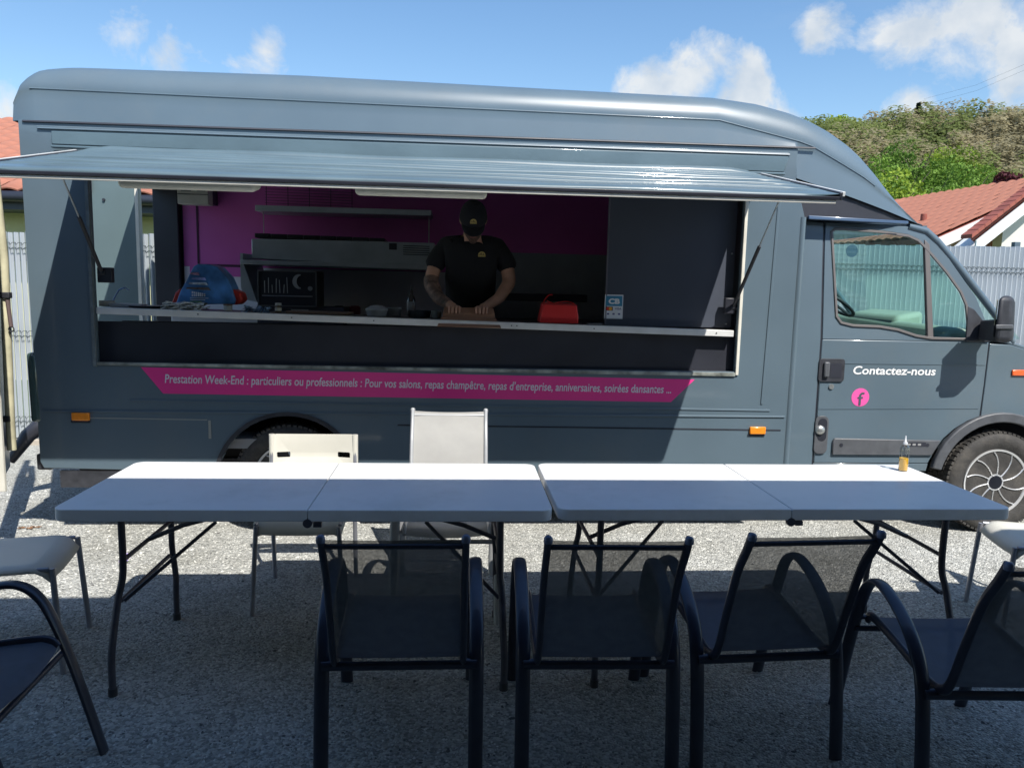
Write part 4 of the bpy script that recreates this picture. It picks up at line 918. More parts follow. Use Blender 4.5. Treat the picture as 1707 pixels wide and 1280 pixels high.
sw_ = MB().tube([sc+(e1*math.cos(a/24*6.2832)+e2*math.sin(a/24*6.2832))*.19 for a in range(25)], .014, 8, caps=False).build('steering_wheel', PLAST, tr, smooth=60)
for a in (.3, 2.8, 4.7): MB().tube([sc, sc+(e1*math.cos(a)+e2*math.sin(a))*.19], .012, 6).build('wheel_spoke', PLAST, sw_)
q = at(1426,418,6.6); MB().lathe([(.055,0),(.055,.004)], (q.x,YF-.10,q.z), 'y', 20).build('round_sticker', mat('dark_blue_sticker', (.04,.09,.16), .5), tr)

# ------------------------------------------------------------------ fittings inside the truck
a, b = at(300,305,6.45), at(352,343,6.45)
fb_ = MB().box((a.x,6.38,b.z),(b.x,6.5,a.z+.04)).build('fuse_box', mat('cream_box', (.42,.42,.38), .5, 0, .06, 6), tr, bevel=.006)
MB().box((a.x+.03,6.374,b.z+.1),(b.x-.02,6.379,b.z+.16)).build('fuse_cover', mat('grey_green_cover', (.16,.19,.18), .2, coat=.5), fb_)
MB().box((a.x+.11,6.370,b.z+.10),(a.x+.155,6.3735,b.z+.155)).build('switch', mat('cream_box', (.42,.42,.38), .5), fb_)
MB().box((a.x+.0,6.376,b.z+.075),(b.x,6.3795,b.z+.08)).build('box_gap', BLACKP, fb_)
MB().box((a.x+.02,6.5,b.z+.02),(b.x-.02,6.70,a.z)).build('box_mount', BLACKP, fb_)
# wall shelf with wire rack
a, b = at(425,342,6.3), at(719,360,6.3)
sh = MB().hexa([(a.x,6.3,a.z-.045),(b.x,6.3,b.z-.0),(b.x,6.66,b.z-.0),(a.x,6.66,a.z-.045),(a.x,6.3,a.z),(b.x,6.3,b.z+.045),(b.x,6.66,b.z+.045),(a.x,6.66,a.z)]).build('wall_shelf', STEEL, tr, bevel=.003)
for k in range(6):
    zz = a.z+.03+.022*k; MB().tube([(a.x+.05,6.42,zz),(a.x+.75,6.42,zz-.008)], .0022, 5).build('rack_wire', mat('dark_wire', (.06,.05,.08), .5, .5), sh)
for k in range(5):
    xx = a.x+.06+.17*k; MB().tube([(xx,6.425,a.z),(xx,6.425,a.z+.17)], .003, 5).build('rack_wire', mat('dark_wire', (.06,.05,.08), .5, .5), sh)
for xx in (a.x+.05, b.x-.02): MB().tube([(xx,6.36,a.z-.03),(xx,6.36,1.90)], .004, 6).build('hanger_rod', ALU, sh)
# chilled ingredient unit on the lower shelf
a, b = at(419,394,6.15), at(724,430,6.15)
lx0, lx1 = at(400,440,6.05).x, at(722,440,6.05).x
ls_ = MB().hexa([(lx0,6.05,at(400,440,6.05).z-.0),(lx1,6.05,at(722,450,6.05).z),(lx1,6.66,at(722,450,6.05).z),(lx0,6.66,at(400,440,6.05).z-.0),(lx0,6.05,at(400,433,6.05).z),(lx1,6.05,at(722,442,6.05).z),(lx1,6.66,at(722,442,6.05).z),(lx0,6.66,at(400,433,6.05).z)]).build('lower_shelf', STEEL, tr, bevel=.003)
zl = at(400,433,6.05).z
MB().plate([(lx0,zl-.3+.1),(lx0+.02,zl-.3),(lx0+.12,zl-.32),(lx0+.02,zl-.02),(lx0+.02,zl+.05),(lx0,zl+.05)], 6.06, 6.64).build('shelf_bracket', STEEL, ls_)
u0_, u1_ = at(419,398,6.12), at(724,434,6.12)
cu_ = MB().hexa([(u0_.x,6.12,zl+.015),(u1_.x,6.12,zl-.03),(u1_.x,6.6,zl-.03),(u0_.x,6.6,zl+.015),(u0_.x,6.12,u0_.z),(u1_.x,6.12,at(724,405,6.12).z),(u1_.x,6.6,at(724,405,6.12).z),(u0_.x,6.6,u0_.z)]).build('chilled_topping_unit', STEEL, tr, bevel=.006)
for i in range(8):
    px = 440+i*27; q = at(px, 393+i*1.1, 6.25); MB().box((q.x-.06,6.2,q.z-.02),(q.x+.06,6.5,q.z+.015)).build('topping_tray', mat('dark_tray', (.03,.03,.035), .4, .4), cu_, bevel=.005)
for r_ in range(5):
    q0_ = at(672, 409+r_*3.6, 6.115); q1_ = at(716, 410.5+r_*3.6, 6.115); MB().hexa([(q0_.x,6.115,q0_.z-.006),(q1_.x,6.115,q1_.z-.006),(q1_.x,6.1195,q1_.z-.006),(q0_.x,6.1195,q0_.z-.006),(q0_.x,6.115,q0_.z),(q1_.x,6.115,q1_.z),(q1_.x,6.1195,q1_.z),(q0_.x,6.1195,q0_.z)]).build('vent_slot', BLACKP, cu_)
q = at(655,410,6.115); MB().box((q.x-.03,6.11,q.z-.03),(q.x+.03,6.1195,q.z+.02)).build('controller', BLACKP, cu_)
# black glass fronted cabinet; reflections on its glass are built as small shapes
a, b = at(429,450,5.9), at(527,512,5.9)
gc = thing('glass_cabinet', 'black glass fronted cabinet with reflections built as bright shapes, standing behind the counter', 'cabinet', ((a.x+b.x)/2,6.05,b.z))
MB().box((a.x,5.92,b.z),(b.x,6.25,a.z)).build('body', BLACKP, gc)
for (x0,z0_,x1,z1_) in ((a.x-.004,a.z-.008,b.x+.004,a.z),(a.x-.004,b.z,b.x+.004,b.z+.008),(a.x-.004,b.z,a.x+.004,a.z),(b.x-.004,b.z,b.x+.004,a.z)):
    MB().box((x0,5.905,z0_),(x1,5.919,z1_)).build('frame', mat('thin_steel_frame', (.2,.21,.22), .4, .6), gc)
ut = mat('bright_steel_and_reflection', (.45,.47,.5), .3, .6)
MB().box((a.x+.03,5.90,b.z+.075),(b.x-.03,5.918,b.z+.082)).build('reflection_bar', ut, gc)
for k in range(7):
    xx = a.x+.05+.028*k; hh_ = .06+.03*math.sin(k*2.3)+.03; MB().tube([(xx,5.905,b.z+.1),(xx+.006*math.sin(k*3),5.905,b.z+.1+hh_)], .0025, 5).build('reflection_rod', ut, gc)
MB().plate([(b.x-.125+.05*math.cos(R(t_)),a.z-.08+.055*math.sin(R(t_))) for t_ in range(80,281,20)]+[(b.x-.115+.03*math.cos(R(t_)),a.z-.08+.045*math.sin(R(t_))) for t_ in range(270,89,-20)], 5.905, 5.915).build('reflection_crescent', mat('pale_reflection', (.4,.42,.45), .4), gc)
MB().lathe([(.017,0),(.017,.01)], (b.x-.045,5.905,a.z-.13), 'y', 14).build('reflection_disc', ut, gc)
MB().box((a.x-.02,5.95,cz(a.x)-.75),(b.x+.2,6.3,b.z-.002)).build('stand', INNER, gc)
# cooking line on the far side to the right of the cook
MB().box((.25,6.1,FLZ),(1.28,6.66,1.30)).build('cooking_unit', INNER, tr, bevel=.01)
a, b = at(775,487,6.1), at(980,500,6.1); MB().box((a.x,6.12,b.z-.02),(b.x,6.5,a.z)).build('griddle_hood', BLACKP, tr, bevel=.01)
MB().box((-2.2,6.12,FLZ),(.2,6.66,1.30)).build('rear_worktop', mat('pale_worktop', (.55,.56,.58), .4, 0, .08, 4), tr, bevel=.01)


# ================================================================== things on the counter
def on(px, Y): return at(px, 520, Y).x
# blue shopping bag
bx = on(345, 4.98); bz = cz(bx)
bg_ = thing('shopping_bag', 'blue carrier bag with red sides and white print left on the counter', 'bag', (bx,4.98,bz))
def bagmat():
    m = mat('blue_bag_print', (.06,.2,.48), .35, 0, .6, 9, .4, 14, coat=.2); return m
def slab(prof_, y0, y1, nm, m, parent, bulge=.03, sub=1):
    rings = []; B = MB(); n = len(prof_)
    pts_ = [(x, y0+(.02), z) for x, z in prof_]+[(x, y1-.02, z) for x, z in prof_]
    return B.plate(prof_, y0, y1).build(nm, m, parent, bevel=bulge, bseg=3)
k = 4.98
pf = [tuple((at(px,py,4.9).x, at(px,py,4.9).z)) for px, py in ((292,508),(300,486),(310,468),(322,444),(330,440),(348,441),(362,445),(378,462),(386,480),(392,500),(391,507))]
slab(pf, 4.90, 5.06, 'bag_body', bagmat(), bg_, .035)
for s_, pl in ((0, ((287,507),(294,487),(303,480),(303,508))), (1, ((384,480),(402,488),(406,500),(398,508),(385,508)))):
    slab([(at(px,py,4.94).x, at(px,py,4.94).z) for px, py in pl], 4.92, 5.05, 'bag_side', mat('red_bag', (.5,.035,.025), .4, 0, .3, 9), bg_, .012)
q = at(320,494,4.895); lm_ = mat('pale_print', (.6,.65,.75), .5)
for k in range(14): MB().box((q.x+.012*(k % 7)+.001,4.889,q.z+.018*(k//7)-.002*(k % 7)*(k//7)),(q.x+.012*(k % 7)+rng.uniform(.007,.010),4.892,q.z+.018*(k//7)+.013-.002*(k % 7)*(k//7))).build('print_mark', lm_, bg_)
for k in range(3): MB().box((q.x-.01,4.889,q.z-.012-.011*k),(q.x+.10-.02*k,4.892,q.z-.008-.011*k)).build('print_line', lm_ if k < 2 else mat('green_print', (.2,.4,.1), .5), bg_)
for k, (dx, dz, ww, c) in enumerate(((-.02,.075,.12,(.45,.55,.7)),(.0,.105,.09,(.25,.3,.6)),(-.035,.045,.15,(.12,.1,.1)),(-.01,.135,.06,(.35,.2,.3)))):
    MB().plate([(q.x+dx,q.z+dz),(q.x+dx+ww,q.z+dz-.006),(q.x+dx+ww*.9,q.z+dz+.012),(q.x+dx+.01,q.z+dz+.01)], 4.8885, 4.896).build('print_patch', mat('bag_patch_%d' % k, c, .45, 0, .6, 30), bg_)
# folded newspapers / cloths
x0, x1 = on(275,4.85), on(343,4.85)
fcl = thing('folded_cloths', 'pile of crumpled pale tea towels at the counter edge', 'tea towels', ((x0+x1)/2,4.86,cz(x0)))
for k in range(4):
    n = 10; B = MB(); dx = rng.uniform(-.012,.012)
    vv = []; 
    for j in range(5):
        for i in range(n+1):
            u = i/n; vv.append((x0+dx+(x1-x0)*u, 4.80+.032*j, cz(x0)+.004+.011*k+.006*math.sin(u*13+k*2+j)+.003*rng.normal()))
    top = len(vv); vv += [(a, b, c-.008) for a, b, c in vv]
    fs = [(j*(n+1)+i, j*(n+1)+i+1, (j+1)*(n+1)+i+1, (j+1)*(n+1)+i) for j in range(4) for i in range(n)]; fs += [tuple(q_+top for q_ in reversed(f)) for f in fs]
    fs += [(i, i+1, i+1+top, i+top) for i in range(n)]
    B.add(vv, fs).build('cloth_layer', mat('pale_cloth', (.75,.73,.66), .9, 0, .45, 70), fcl, smooth=60)
# roll and small white pot
x = on(200,4.86); MB
o = MB().tube([(on(168,4.86),4.84,cz(x)+.02),(on(190,4.86),4.88,cz(x)+.02)], .018, 14).build('paper_roll', mat('off_white_paper', (.5,.5,.48), .7), None, smooth=50); tag(o, 'small off-white roll lying at the left end of the counter', 'roll')
o = MB().hexa([(on(188,4.9),4.84,cz(x)),(on(240,4.9),4.84,cz(x)),(on(240,4.9),5.0,cz(x)),(on(190,4.9),5.0,cz(x)),(on(188,4.9),4.84,cz(x)+.022),(on(236,4.9),4.86,cz(x)+.016),(on(236,4.9),5.0,cz(x)+.016),(on(190,4.9),5.0,cz(x)+.022)]).build('pale_tray', mat('pale_tray', (.4,.42,.44), .5), None, bevel=.004); tag(o, 'flat pale tray beside the roll at the left counter end', 'tray')
xa = on(180,4.9); o = MB().tube([(xa,4.95,cz(xa)),(xa+.02,4.95,cz(xa)+.05),(xa+.05,4.95,cz(xa)+.10),(xa+.085,4.95,cz(xa)+.115),(xa+.11,4.95,cz(xa)+.10)], .005, 8).build('bent_tap', mat('blue_steel_tube', (.35,.5,.8), .3, .5), None, smooth=60); tag(o, 'thin bent blue tube rising at the left end of counter', 'tap')
xa = on(250,4.9); o = MB().lathe([(.0,0),(.09,0),(.11,.012),(.112,.016),(.1,.014),(.0,.008)], (xa,4.88,cz(xa)-.002), 'z', 28).build('black_plate', BLACKP, None, smooth=50); tag(o, 'flat black plate left of the tea towels', 'plate')
xa = on(381,4.85); o = thing('lidded_pot', 'small white pot with brown lid right of the blue bag', 'pot', (xa,4.84,cz(xa)))
MB().lathe([(.02,0),(.026,.004),(.026,.03),(.022,.034)], (xa,4.84,cz(xa)), 'z', 18).build('body', mat('grey_white_pot', (.5,.5,.47), .5), o, smooth=50)
MB().lathe([(.027,.034),(.027,.042),(.0,.044)], (xa,4.84,cz(xa)), 'z', 18).build('lid', mat('brown_lid', (.2,.13,.1), .5), o, smooth=50)
xa = on(428,4.88); cp_ = thing('crumpled_packet', 'crumpled blue and white packet on the counter beside the pot', 'packet', (xa,4.88,cz(xa)))
B = MB(); 
for k in range(9):
    c_ = Vector((xa-.07+.018*k, 4.86+rng.uniform(-.02,.03), cz(xa)+.012+rng.uniform(0,.014))); r_ = rng.uniform(.012,.022)
    B.add([c_+Vector(rng.normal(size=3))*r_ for _ in range(6)], [(0,1,2),(0,2,3),(1,4,5),(2,3,5),(0,4,5),(1,3,4)])
B.build('foil', mat('blue_white_foil', (.25,.38,.62), .35, .2, .8, 40), cp_)
xa = on(464,4.87); j_ = thing('spice_jar', 'small dark glass jar with pale lid in front of the cabinet', 'jar', (xa,4.87,cz(xa)))
MB().lathe([(.018,0),(.02,.004),(.02,.035),(.016,.045)], (xa,4.87,cz(xa)), 'z', 18).build('body', mat('amber_jar', (.12,.09,.05), .2, coat=.6), j_, smooth=50)
MB().lathe([(.0195,.046),(.0195,.06),(.0,.061)], (xa,4.87,cz(xa)), 'z', 18).build('lid', mat('pale_lid', (.5,.5,.5), .4), j_, smooth=50)
MB().lathe([(.0204,.012),(.0204,.03)], (xa,4.87,cz(xa)), 'z', 18).build('label_band', CREAM, j_, smooth=50)
x0, x1 = on(480,4.9), on(580,4.9)
o = MB().hexa([(x0,4.83,cz(x0)),(x1,4.83,cz(x1)),(x1+.02,5.05,cz(x1)),(x0+.04,5.05,cz(x0)),(x0,4.83,cz(x0)+.014),(x1,4.83,cz(x1)+.014),(x1+.02,5.05,cz(x1)+.014),(x0+.04,5.05,cz(x0)+.014)]).build('wooden_board', mat('dark_board', (.16,.1,.07), .5, 0, .3, 9), None, bevel=.004); tag(o, 'flat brown wooden board lying on the counter left of the tubs', 'board')
MB().box((on(486,4.95),4.94,cz(x0)+.0145),(on(514,4.95),4.95,cz(x0)+.021)).build('knife_blade', ut, tag(MB().box((on(470,4.95),4.935,cz(x0)+.0142),(on(485.5,4.95),4.955,cz(x0)+.026)).build('kitchen_knife', BLACKP, None, bevel=.003), 'kitchen knife with black handle on the wooden board', 'knife'))
def tub(px, Y, r, h, m, nm, lb, lid=None, cat='tub', rim_=True):
    x = on(px, Y); t = thing(nm, lb, cat, (x,Y,cz(x)))
    MB().lathe([(r*.8,0),(r*.86,.004),(r,h),(r*.95,h),(r*.78,.012),(0,.010)], (x,Y,cz(x)-.002), 'z', 28).build('body', m, t, smooth=50)
    if lid: MB().lathe([(r*1.04,h),(r*1.04,h+.008),(r*.9,h+.014),(r*.5,h+.03),(0,h+.034)], (x,Y,cz(x)), 'z', 28).build('lid', lid, t, smooth=50)
    return t
CLP = mat('cloudy_plastic', (.32,.34,.38), .3, 0, .15, 12, coat=.3)
tub(628, 4.92, .068, .036, CLP, 'plastic_tub', 'cloudy lidded plastic tub nearest the brown board', CLP)
tub(655, 5.02, .06, .055, mat('grey_bowl', (.24,.25,.27), .4, .3), 'steel_bowl', 'dull grey bowl behind the cloudy lidded tub', cat='bowl')
tub(700, 5.0, .075, .045, mat('dark_bowl', (.08,.09,.11), .4, .3), 'dark_bowl', 'dark wide bowl standing in front of the sauce bottle', cat='bowl')
tub(727, 4.93, .033, .05, mat('clear_pot', (.2,.22,.22), .2, coat=.5), 'clear_pot', 'small clear pot touching the cook’s left-side hand', cat='pot')
xa = on(685,5.04); sb_ = thing('sauce_bottle', 'dark sauce bottle with pale label and thin spout', 'bottle', (xa,5.07,cz(xa)))
MB().lathe([(.026,0),(.028,.005),(.028,.1),(.022,.125),(.012,.14),(.011,.165),(.004,.172),(.003,.20),(.0,.2)], (xa,5.07,cz(xa)), 'z', 22).build('body', mat('brown_bottle', (.03,.022,.022), .2, coat=.6), sb_, smooth=50)
MB().lathe([(.0285,.035),(.0285,.095)], (xa,5.07,cz(xa)), 'z', 22).build('label_band', mat('grey_label', (.28,.28,.3), .6), sb_, smooth=50)
for k, px in enumerate((555, 583)):
    xa = on(px, 5.9); o = MB().lathe([(.04,0),(.045,.01),(.045,.08),(.03,.09),(.0,.09)], (xa,6.2,1.30), 'z', 18).build('canister', mat('grey_canister', (.12,.13,.15), .3) if k == 0 else mat('dull_red_tin', (.16,.03,.04), .5), None, smooth=50); tag(o, ('grey canister' if k == 0 else 'dull red tin')+' on the rear worktop right of the glass cabinet', 'tin')
# cardboard the cook is handling
hx0, hx1 = at(738,530,4.85).x, at(824,530,4.85).x
cb = thing('cardboard_box', 'flat brown cardboard box under the cook’s hands overlapping counter edge', 'box', ((hx0+hx1)/2,4.86,cz(0)))
z_ = cz(0)
MB().box((hx0,4.80,z_+.002),(hx1,5.02,z_+.038)).build('tray', CARDB, cb, bevel=.003)
MB().add([(hx0-.03,4.69,z_-.038),(hx1+.035,4.69,z_-.042),(hx1+.005,4.795,z_+.012),(hx0-.005,4.795,z_+.012),(hx0-.03,4.69,z_-.034),(hx1+.035,4.69,z_-.038),(hx1+.005,4.795,z_+.016),(hx0-.005,4.795,z_+.016)], [(0,3,2,1),(4,5,6,7),(0,1,5,4),(1,2,6,5),(2,3,7,6),(3,0,4,7)]).build('lid_flap', CARDB, cb)
MB().add([(hx0,4.803,z_+.038),(hx1,4.803,z_+.038),(hx1-.01,4.85,z_+.075),(hx0+.01,4.85,z_+.075),(hx0,4.806,z_+.038),(hx1,4.806,z_+.038),(hx1-.01,4.853,z_+.075),(hx0+.01,4.853,z_+.075)], [(0,1,2,3),(7,6,5,4),(0,4,5,1),(1,5,6,2),(2,6,7,3),(3,7,4,0)]).build('fold_flap', CARDB, cb)
# red handbag / box with cord
a, b = at(899,537,4.82), at(964,508,4.82)
rb = thing('red_box', 'bright red box with curled red strap standing on the counter', 'box', ((a.x+b.x)/2,4.87,cz(a.x)))
REDM = mat('bright_red', (.72,.03,.03), .4, 0, .06, 8)
zz = cz(a.x)
MB().plate([(a.x-.002,zz+.001),(b.x+.002,zz-.001),(b.x+.002,zz+.045),(b.x-.012,b.z+.002),(a.x+.022,b.z+.008),(a.x+.0,zz+.03)], 4.80, 4.93).build('body', REDM, rb, bevel=.008, bseg=3)
MB().plate([(a.x+.01,b.z+.004),(b.x-.008,b.z-.002),(b.x-.008,b.z-.008),(a.x+.01,b.z-.002)], 4.797, 4.8005).build('lid_line', mat('dark_red', (.3,.012,.014), .5), rb)
def P2(px, py, Y=4.86): v = at(px, py, Y); return v
MB().tube(smooth_path([P2(905,510),P2(908,500),P2(915,492,4.84),P2(921,492)]), .0035, 7).build('strap', REDM, rb, smooth=60)
MB().tube(smooth_path([P2(912,502),P2(922,506,4.83),P2(940,512,4.83),P2(958,514)]), .005, 7).build('strap', REDM, rb, smooth=60)
MB().tube(smooth_path([P2(925,505),P2(945,503,4.9),P2(957,507),P2(961,515)]), .004, 7).build('strap', REDM, rb, smooth=60)
a = at(978,538,4.83); b = at(1002,538,4.83)
o = MB().box((a.x,4.80,cz(a.x)),(b.x,4.84,cz(a.x)+.008)).build('small_tray', mat('dull_grey_tray', (.3,.3,.3), .4, .3), None, bevel=.002); tag(o, 'thin grey strip tray right of the red box', 'tray')

# ================================================================== the cook
def skin_obj(name, nodes, edges, m, parent, sub=2, root=0):
    me = bpy.data.meshes.new(name); me.from_pydata([n[0] for n in nodes], edges, []); o = bpy.data.objects.new(name, me); COL.objects.link(o)
    s = o.modifiers.new('skin', 'SKIN'); s.use_smooth_shade = True
    for i, n in enumerate(nodes):
        d = me.skin_vertices[0].data[i]; r_ = n[1]; d.radius = r_ if isinstance(r_, tuple) else (r_, r_); d.use_root = (i == root)
    ss = o.modifiers.new('sub', 'SUBSURF'); ss.levels = sub; ss.render_levels = sub
    me.materials.append(m); put(o, parent); return o
ck = thing('person', 'cook in black cap and black T-shirt bending over the counter with both hands on cardboard', 'person', (.10,5.32,FLZ))
CX = .10
N_ = [((CX,5.34,1.30),(.17,.12)),((CX,5.34,1.48),(.165,.12)),((CX,5.32,1.64),(.185,.125)),((CX,5.28,1.78),(.15,.09)),((CX+.004,5.23,1.85),(.06,.06)),((CX+.006,5.17,1.90),.058),((CX+.006,5.13,1.955),.07),
      ((CX-.165,5.28,1.80),.055),((CX-.235,5.27,1.73),.052),((CX-.27,5.24,1.60),.05),((CX-.215,5.10,1.49),.04),((CX-.125,4.95,1.435),.029),((CX-.105,4.91,1.43),.03),
      ((CX+.175,5.28,1.80),.055),((CX+.24,5.27,1.73),.052),((CX+.265,5.24,1.60),.05),((CX+.185,5.10,1.49),.04),((CX+.085,4.95,1.435),.029),((CX+.06,4.91,1.43),.03),
      ((CX-.1,5.36,1.20),.11),((CX-.11,5.33,.98),.075),((CX-.11,5.37,.68),.05),((CX-.11,5.28,.62),.035),
      ((CX+.1,5.36,1.20),.11),((CX+.11,5.33,.98),.075),((CX+.11,5.37,.68),.05),((CX+.11,5.28,.62),.035)]
E_ = [(0,1),(1,2),(2,3),(3,4),(4,5),(5,6),(3,7),(7,8),(8,9),(9,10),(10,11),(11,12),(3,13),(13,14),(14,15),(15,16),(16,17),(17,18),(0,19),(19,20),(20,21),(21,22),(0,23),(23,24),(24,25),(25,26)]
body = skin_obj('body', N_, E_, SKIN, ck)
# hands: palm plus four unequal bent fingers and a thumb
def hand(wx, wy, wz, sgn):
    P = [((wx,wy,wz),(.026,.02)),((wx-.004*sgn,wy-.045,wz-.002),(.036,.016)),((wx-.004*sgn,wy-.075,wz-.005),(.034,.014))]
    E = [(0,1),(1,2)]
    for k, (dx, l) in enumerate(((-.028,.060),(-.010,.072),(.010,.068),(.028,.052))):
        b = len(P); x = wx+dx
        P += [((x,wy-.07,wz-.004),.0105),((x+dx*.1,wy-.07-l*.45,wz+.004),.0095),((x+dx*.12,wy-.07-l*.75,wz-.014),.0085),((x+dx*.1,wy-.07-l*.85,wz-.036),.0075)]
        E += [(2,b),(b,b+1),(b+1,b+2),(b+2,b+3)]
    b = len(P); P += [((wx+.03*sgn,wy-.035,wz-.006),.013),((wx+.052*sgn,wy-.058,wz-.012),.011),((wx+.056*sgn,wy-.082,wz-.026),.009)]
    E += [(1,b),(b,b+1),(b+1,b+2)]
    return skin_obj('hand', P, E, SKIN, ck, 2)
hand(CX-.108,4.925,1.432,1); hand(CX+.062,4.925,1.432,-1)
# tattooed forearm sleeve follows the left-hand arm
MB().tube(smooth_path([(CX-.268,5.235,1.615),(CX-.262,5.205,1.57),(CX-.215,5.10,1.49),(CX-.17,5.025,1.462),(CX-.14,4.975,1.445)], 4), [.0505]*5+[.049,.047,.045,.043,.041,.040,.038,.036,.035,.033,.031,.030], 14, caps=False).build('tattoo', mat('inked_skin', (.2,.125,.10), .6, 0, .7, 26), ck, smooth=80)
# t-shirt
S_ = [((CX,5.335,1.18),(.185,.135)),((CX,5.335,1.45),(.18,.135)),((CX,5.32,1.64),(.195,.14)),((CX,5.275,1.79),(.20,.145)),((CX+.004,5.235,1.87),(.115,.10)),
      ((CX-.17,5.285,1.815),.088),((CX-.235,5.275,1.735),.075),((CX-.262,5.262,1.665),.074),
      ((CX+.18,5.285,1.815),.088),((CX+.24,5.275,1.735),.075),((CX+.262,5.262,1.665),.074)]
skin_obj('t_shirt', S_, [(0,1),(1,2),(2,3),(3,4),(3,5),(5,6),(6,7),(3,8),(8,9),(9,10)], SHIRT, ck)
tr_ = [((CX,5.34,1.2),(.18,.13)),((CX-.1,5.35,1.12),.115),((CX-.11,5.33,.98),.09),((CX-.11,5.37,.70),.065),((CX+.1,5.35,1.12),.115),((CX+.11,5.33,.98),.09),((CX+.11,5.37,.70),.065)]
skin_obj('trousers', tr_, [(0,1),(1,2),(2,3),(0,4),(4,5),(5,6)], mat('dark_trousers', (.02,.022,.03), .9), ck)
# head: tilted down, face with eyes, nose, mouth, ears, beard
HC = Vector((CX+.008,5.11,1.99)); tilt = Matrix.Rotation(R(38), 4, 'X')
def hp(x, y, z): return HC + tilt @ Vector((x, y, z))
hm_ = MB(); seg, rg_ = 28, 20; vv = []
for j in range(rg_+1):
    ph = math.pi*j/rg_; zc_ = math.cos(ph)
    for i in range(seg):
        th_ = 2*math.pi*i/seg; x = math.sin(ph)*math.cos(th_)*.076; y = math.sin(ph)*math.sin(th_)*.096; z = zc_*.118
        if z < 0: f_ = 1+z*1.9; x *= f_; y *= (1+z*.9)
        if y < 0: # face side
            y -= .020*math.exp(-((x/.014)**2+((z+.018)/.024)**2)); y += .008*math.exp(-(((abs(x)-.03)/.016)**2+((z-.008)/.013)**2)); y -= .007*math.exp(-((x/.022)**2+((z+.06)/.01)**2)); y -= .009*math.exp(-((x/.024)**2+((z+.1)/.016)**2))
        vv.append(tuple(hp(x, y, z)))
ff = [(j*seg+i, j*seg+(i+1) % seg, (j+1)*seg+(i+1) % seg, (j+1)*seg+i) for j in range(rg_) for i in range(seg)]
hd_ = hm_.add(vv, ff).build('head', SKIN, ck, smooth=180)
for s_ in (-1, 1):
    MB().lathe([(.001,-.011),(.009,-.007),(.0115,0),(.009,.007),(.001,.011)], hp(.03*s_,-.078,.006), 'z', 12).build('eye', mat('eye_white', (.6,.58,.55), .3), hd_, smooth=180)
    e = MB().tube([hp(.074*s_,.0,.025), hp(.084*s_,.006,.022), hp(.085*s_,.008,.0), hp(.078*s_,.002,-.022), hp(.072*s_,-.004,-.025)], [.004,.007,.0075,.006,.004], 8).build('ear', SKIN, hd_, smooth=80)
MB().tube([hp(-.022,-.092,-.062), hp(0,-.1,-.060), hp(.022,-.092,-.062)], [.003,.0055,.003], 8).build('lips', mat('lips', (.3,.12,.1), .5), hd_, smooth=80)
bv = []; 
B = MB(); rings = []
for j in range(7):
    z = -.045-.078*j/6; w_ = .062*(1-(j/6)**2*.55)
    rings.append([hp(w_*math.sin(R(a)), -.1*(1-.12*j/6)*math.cos(R(a))*.93+.008, z) for a in range(-80, 81, 16)])
n = len(rings[0]); B.add([p for r_ in rings for p in r_], [(j*n+i, j*n+i+1, (j+1)*n+i+1, (j+1)*n+i) for j in range(6) for i in range(n-1)])
bo = B.build('beard', mat('short_beard', (.13,.08,.06), .9, 0, .5, 90), hd_, smooth=80); sd = bo.modifiers.new('solid', 'SOLIDIFY'); sd.thickness = .006; sd.offset = 1
# cap
cpv = []; B = MB(); seg = 32; J = 10
for j in range(J+1):
    ph = math.pi/2*j/J
    for i in range(seg):
        th_ = 2*math.pi*i/seg; r1 = math.cos(ph)**.8; fr_ = max(0, -math.sin(th_))
        cpv.append(tuple(hp(.087*r1*math.cos(th_), .108*r1*math.sin(th_)-.002*fr_, .022+.112*math.sin(ph)*(1+.05*fr_))))
B.add(cpv, [(j*seg+i, j*seg+(i+1) % seg, (j+1)*seg+(i+1) % seg, (j+1)*seg+i) for j in range(J) for i in range(seg)])
capo = B.build('cap', CAPM, ck, smooth=80); sd = capo.modifiers.new('solid', 'SOLIDIFY'); sd.thickness = .004; sd.offset = 1
B = MB(); nr, na = 6, 14; vv = []
for j in range(nr+1):
    for i in range(na+1):
        a = R(-180+180*i/na); t = j/nr; x = .084*math.cos(a)*(1-.08*t); y = .10*math.sin(a)-.085*t*max(.0, math.sin(-a))**.6
        vv.append(tuple(hp(x, y, .022-.014*t-.22*(x*x)/.085*t*.8)))
B.add(vv, [(j*(na+1)+i, j*(na+1)+i+1, (j+1)*(na+1)+i+1, (j+1)*(na+1)+i) for j in range(nr) for i in range(na)])
vo = B.build('visor', CAPM, capo, smooth=80); sd = vo.modifiers.new('solid', 'SOLIDIFY'); sd.thickness = .004
MB().lathe([(.001,.006),(.008,.004),(.009,0)], hp(0,0,.134), 'z', 10).build('button', CAPM, capo, smooth=60)
def emblem(cx, y, cz_, s_, parent):
    e = MB().plate([(cx-s_,cz_-s_*.55),(cx+s_,cz_-s_*.55)]+[(cx+s_*math.cos(R(a)),cz_-.1*s_+s_*.95*math.sin(R(a))) for a in range(0,181,15)], y-.0015, y).build('emblem', GOLD, parent)
    MB().box((cx-s_*.95,y-.003,cz_-s_*.2),(cx+s_*.95,y-.0017,cz_-s_*.08)).build('emblem_line', CAPM, e)
    for k in range(-1, 2): MB().plate([(cx+(k*.45-.1)*s_,cz_),(cx+(k*.45+.12)*s_,cz_),(cx+(k*.45+.05)*s_,cz_+s_*(.62-.2*abs(k))),(cx+(k*.45-.12)*s_,cz_+s_*(.45-.2*abs(k)))], y-.003, y-.0017).build('emblem_figure', CAPM, e)
    return e
ee = emblem(0, 0, 0, .021, capo)
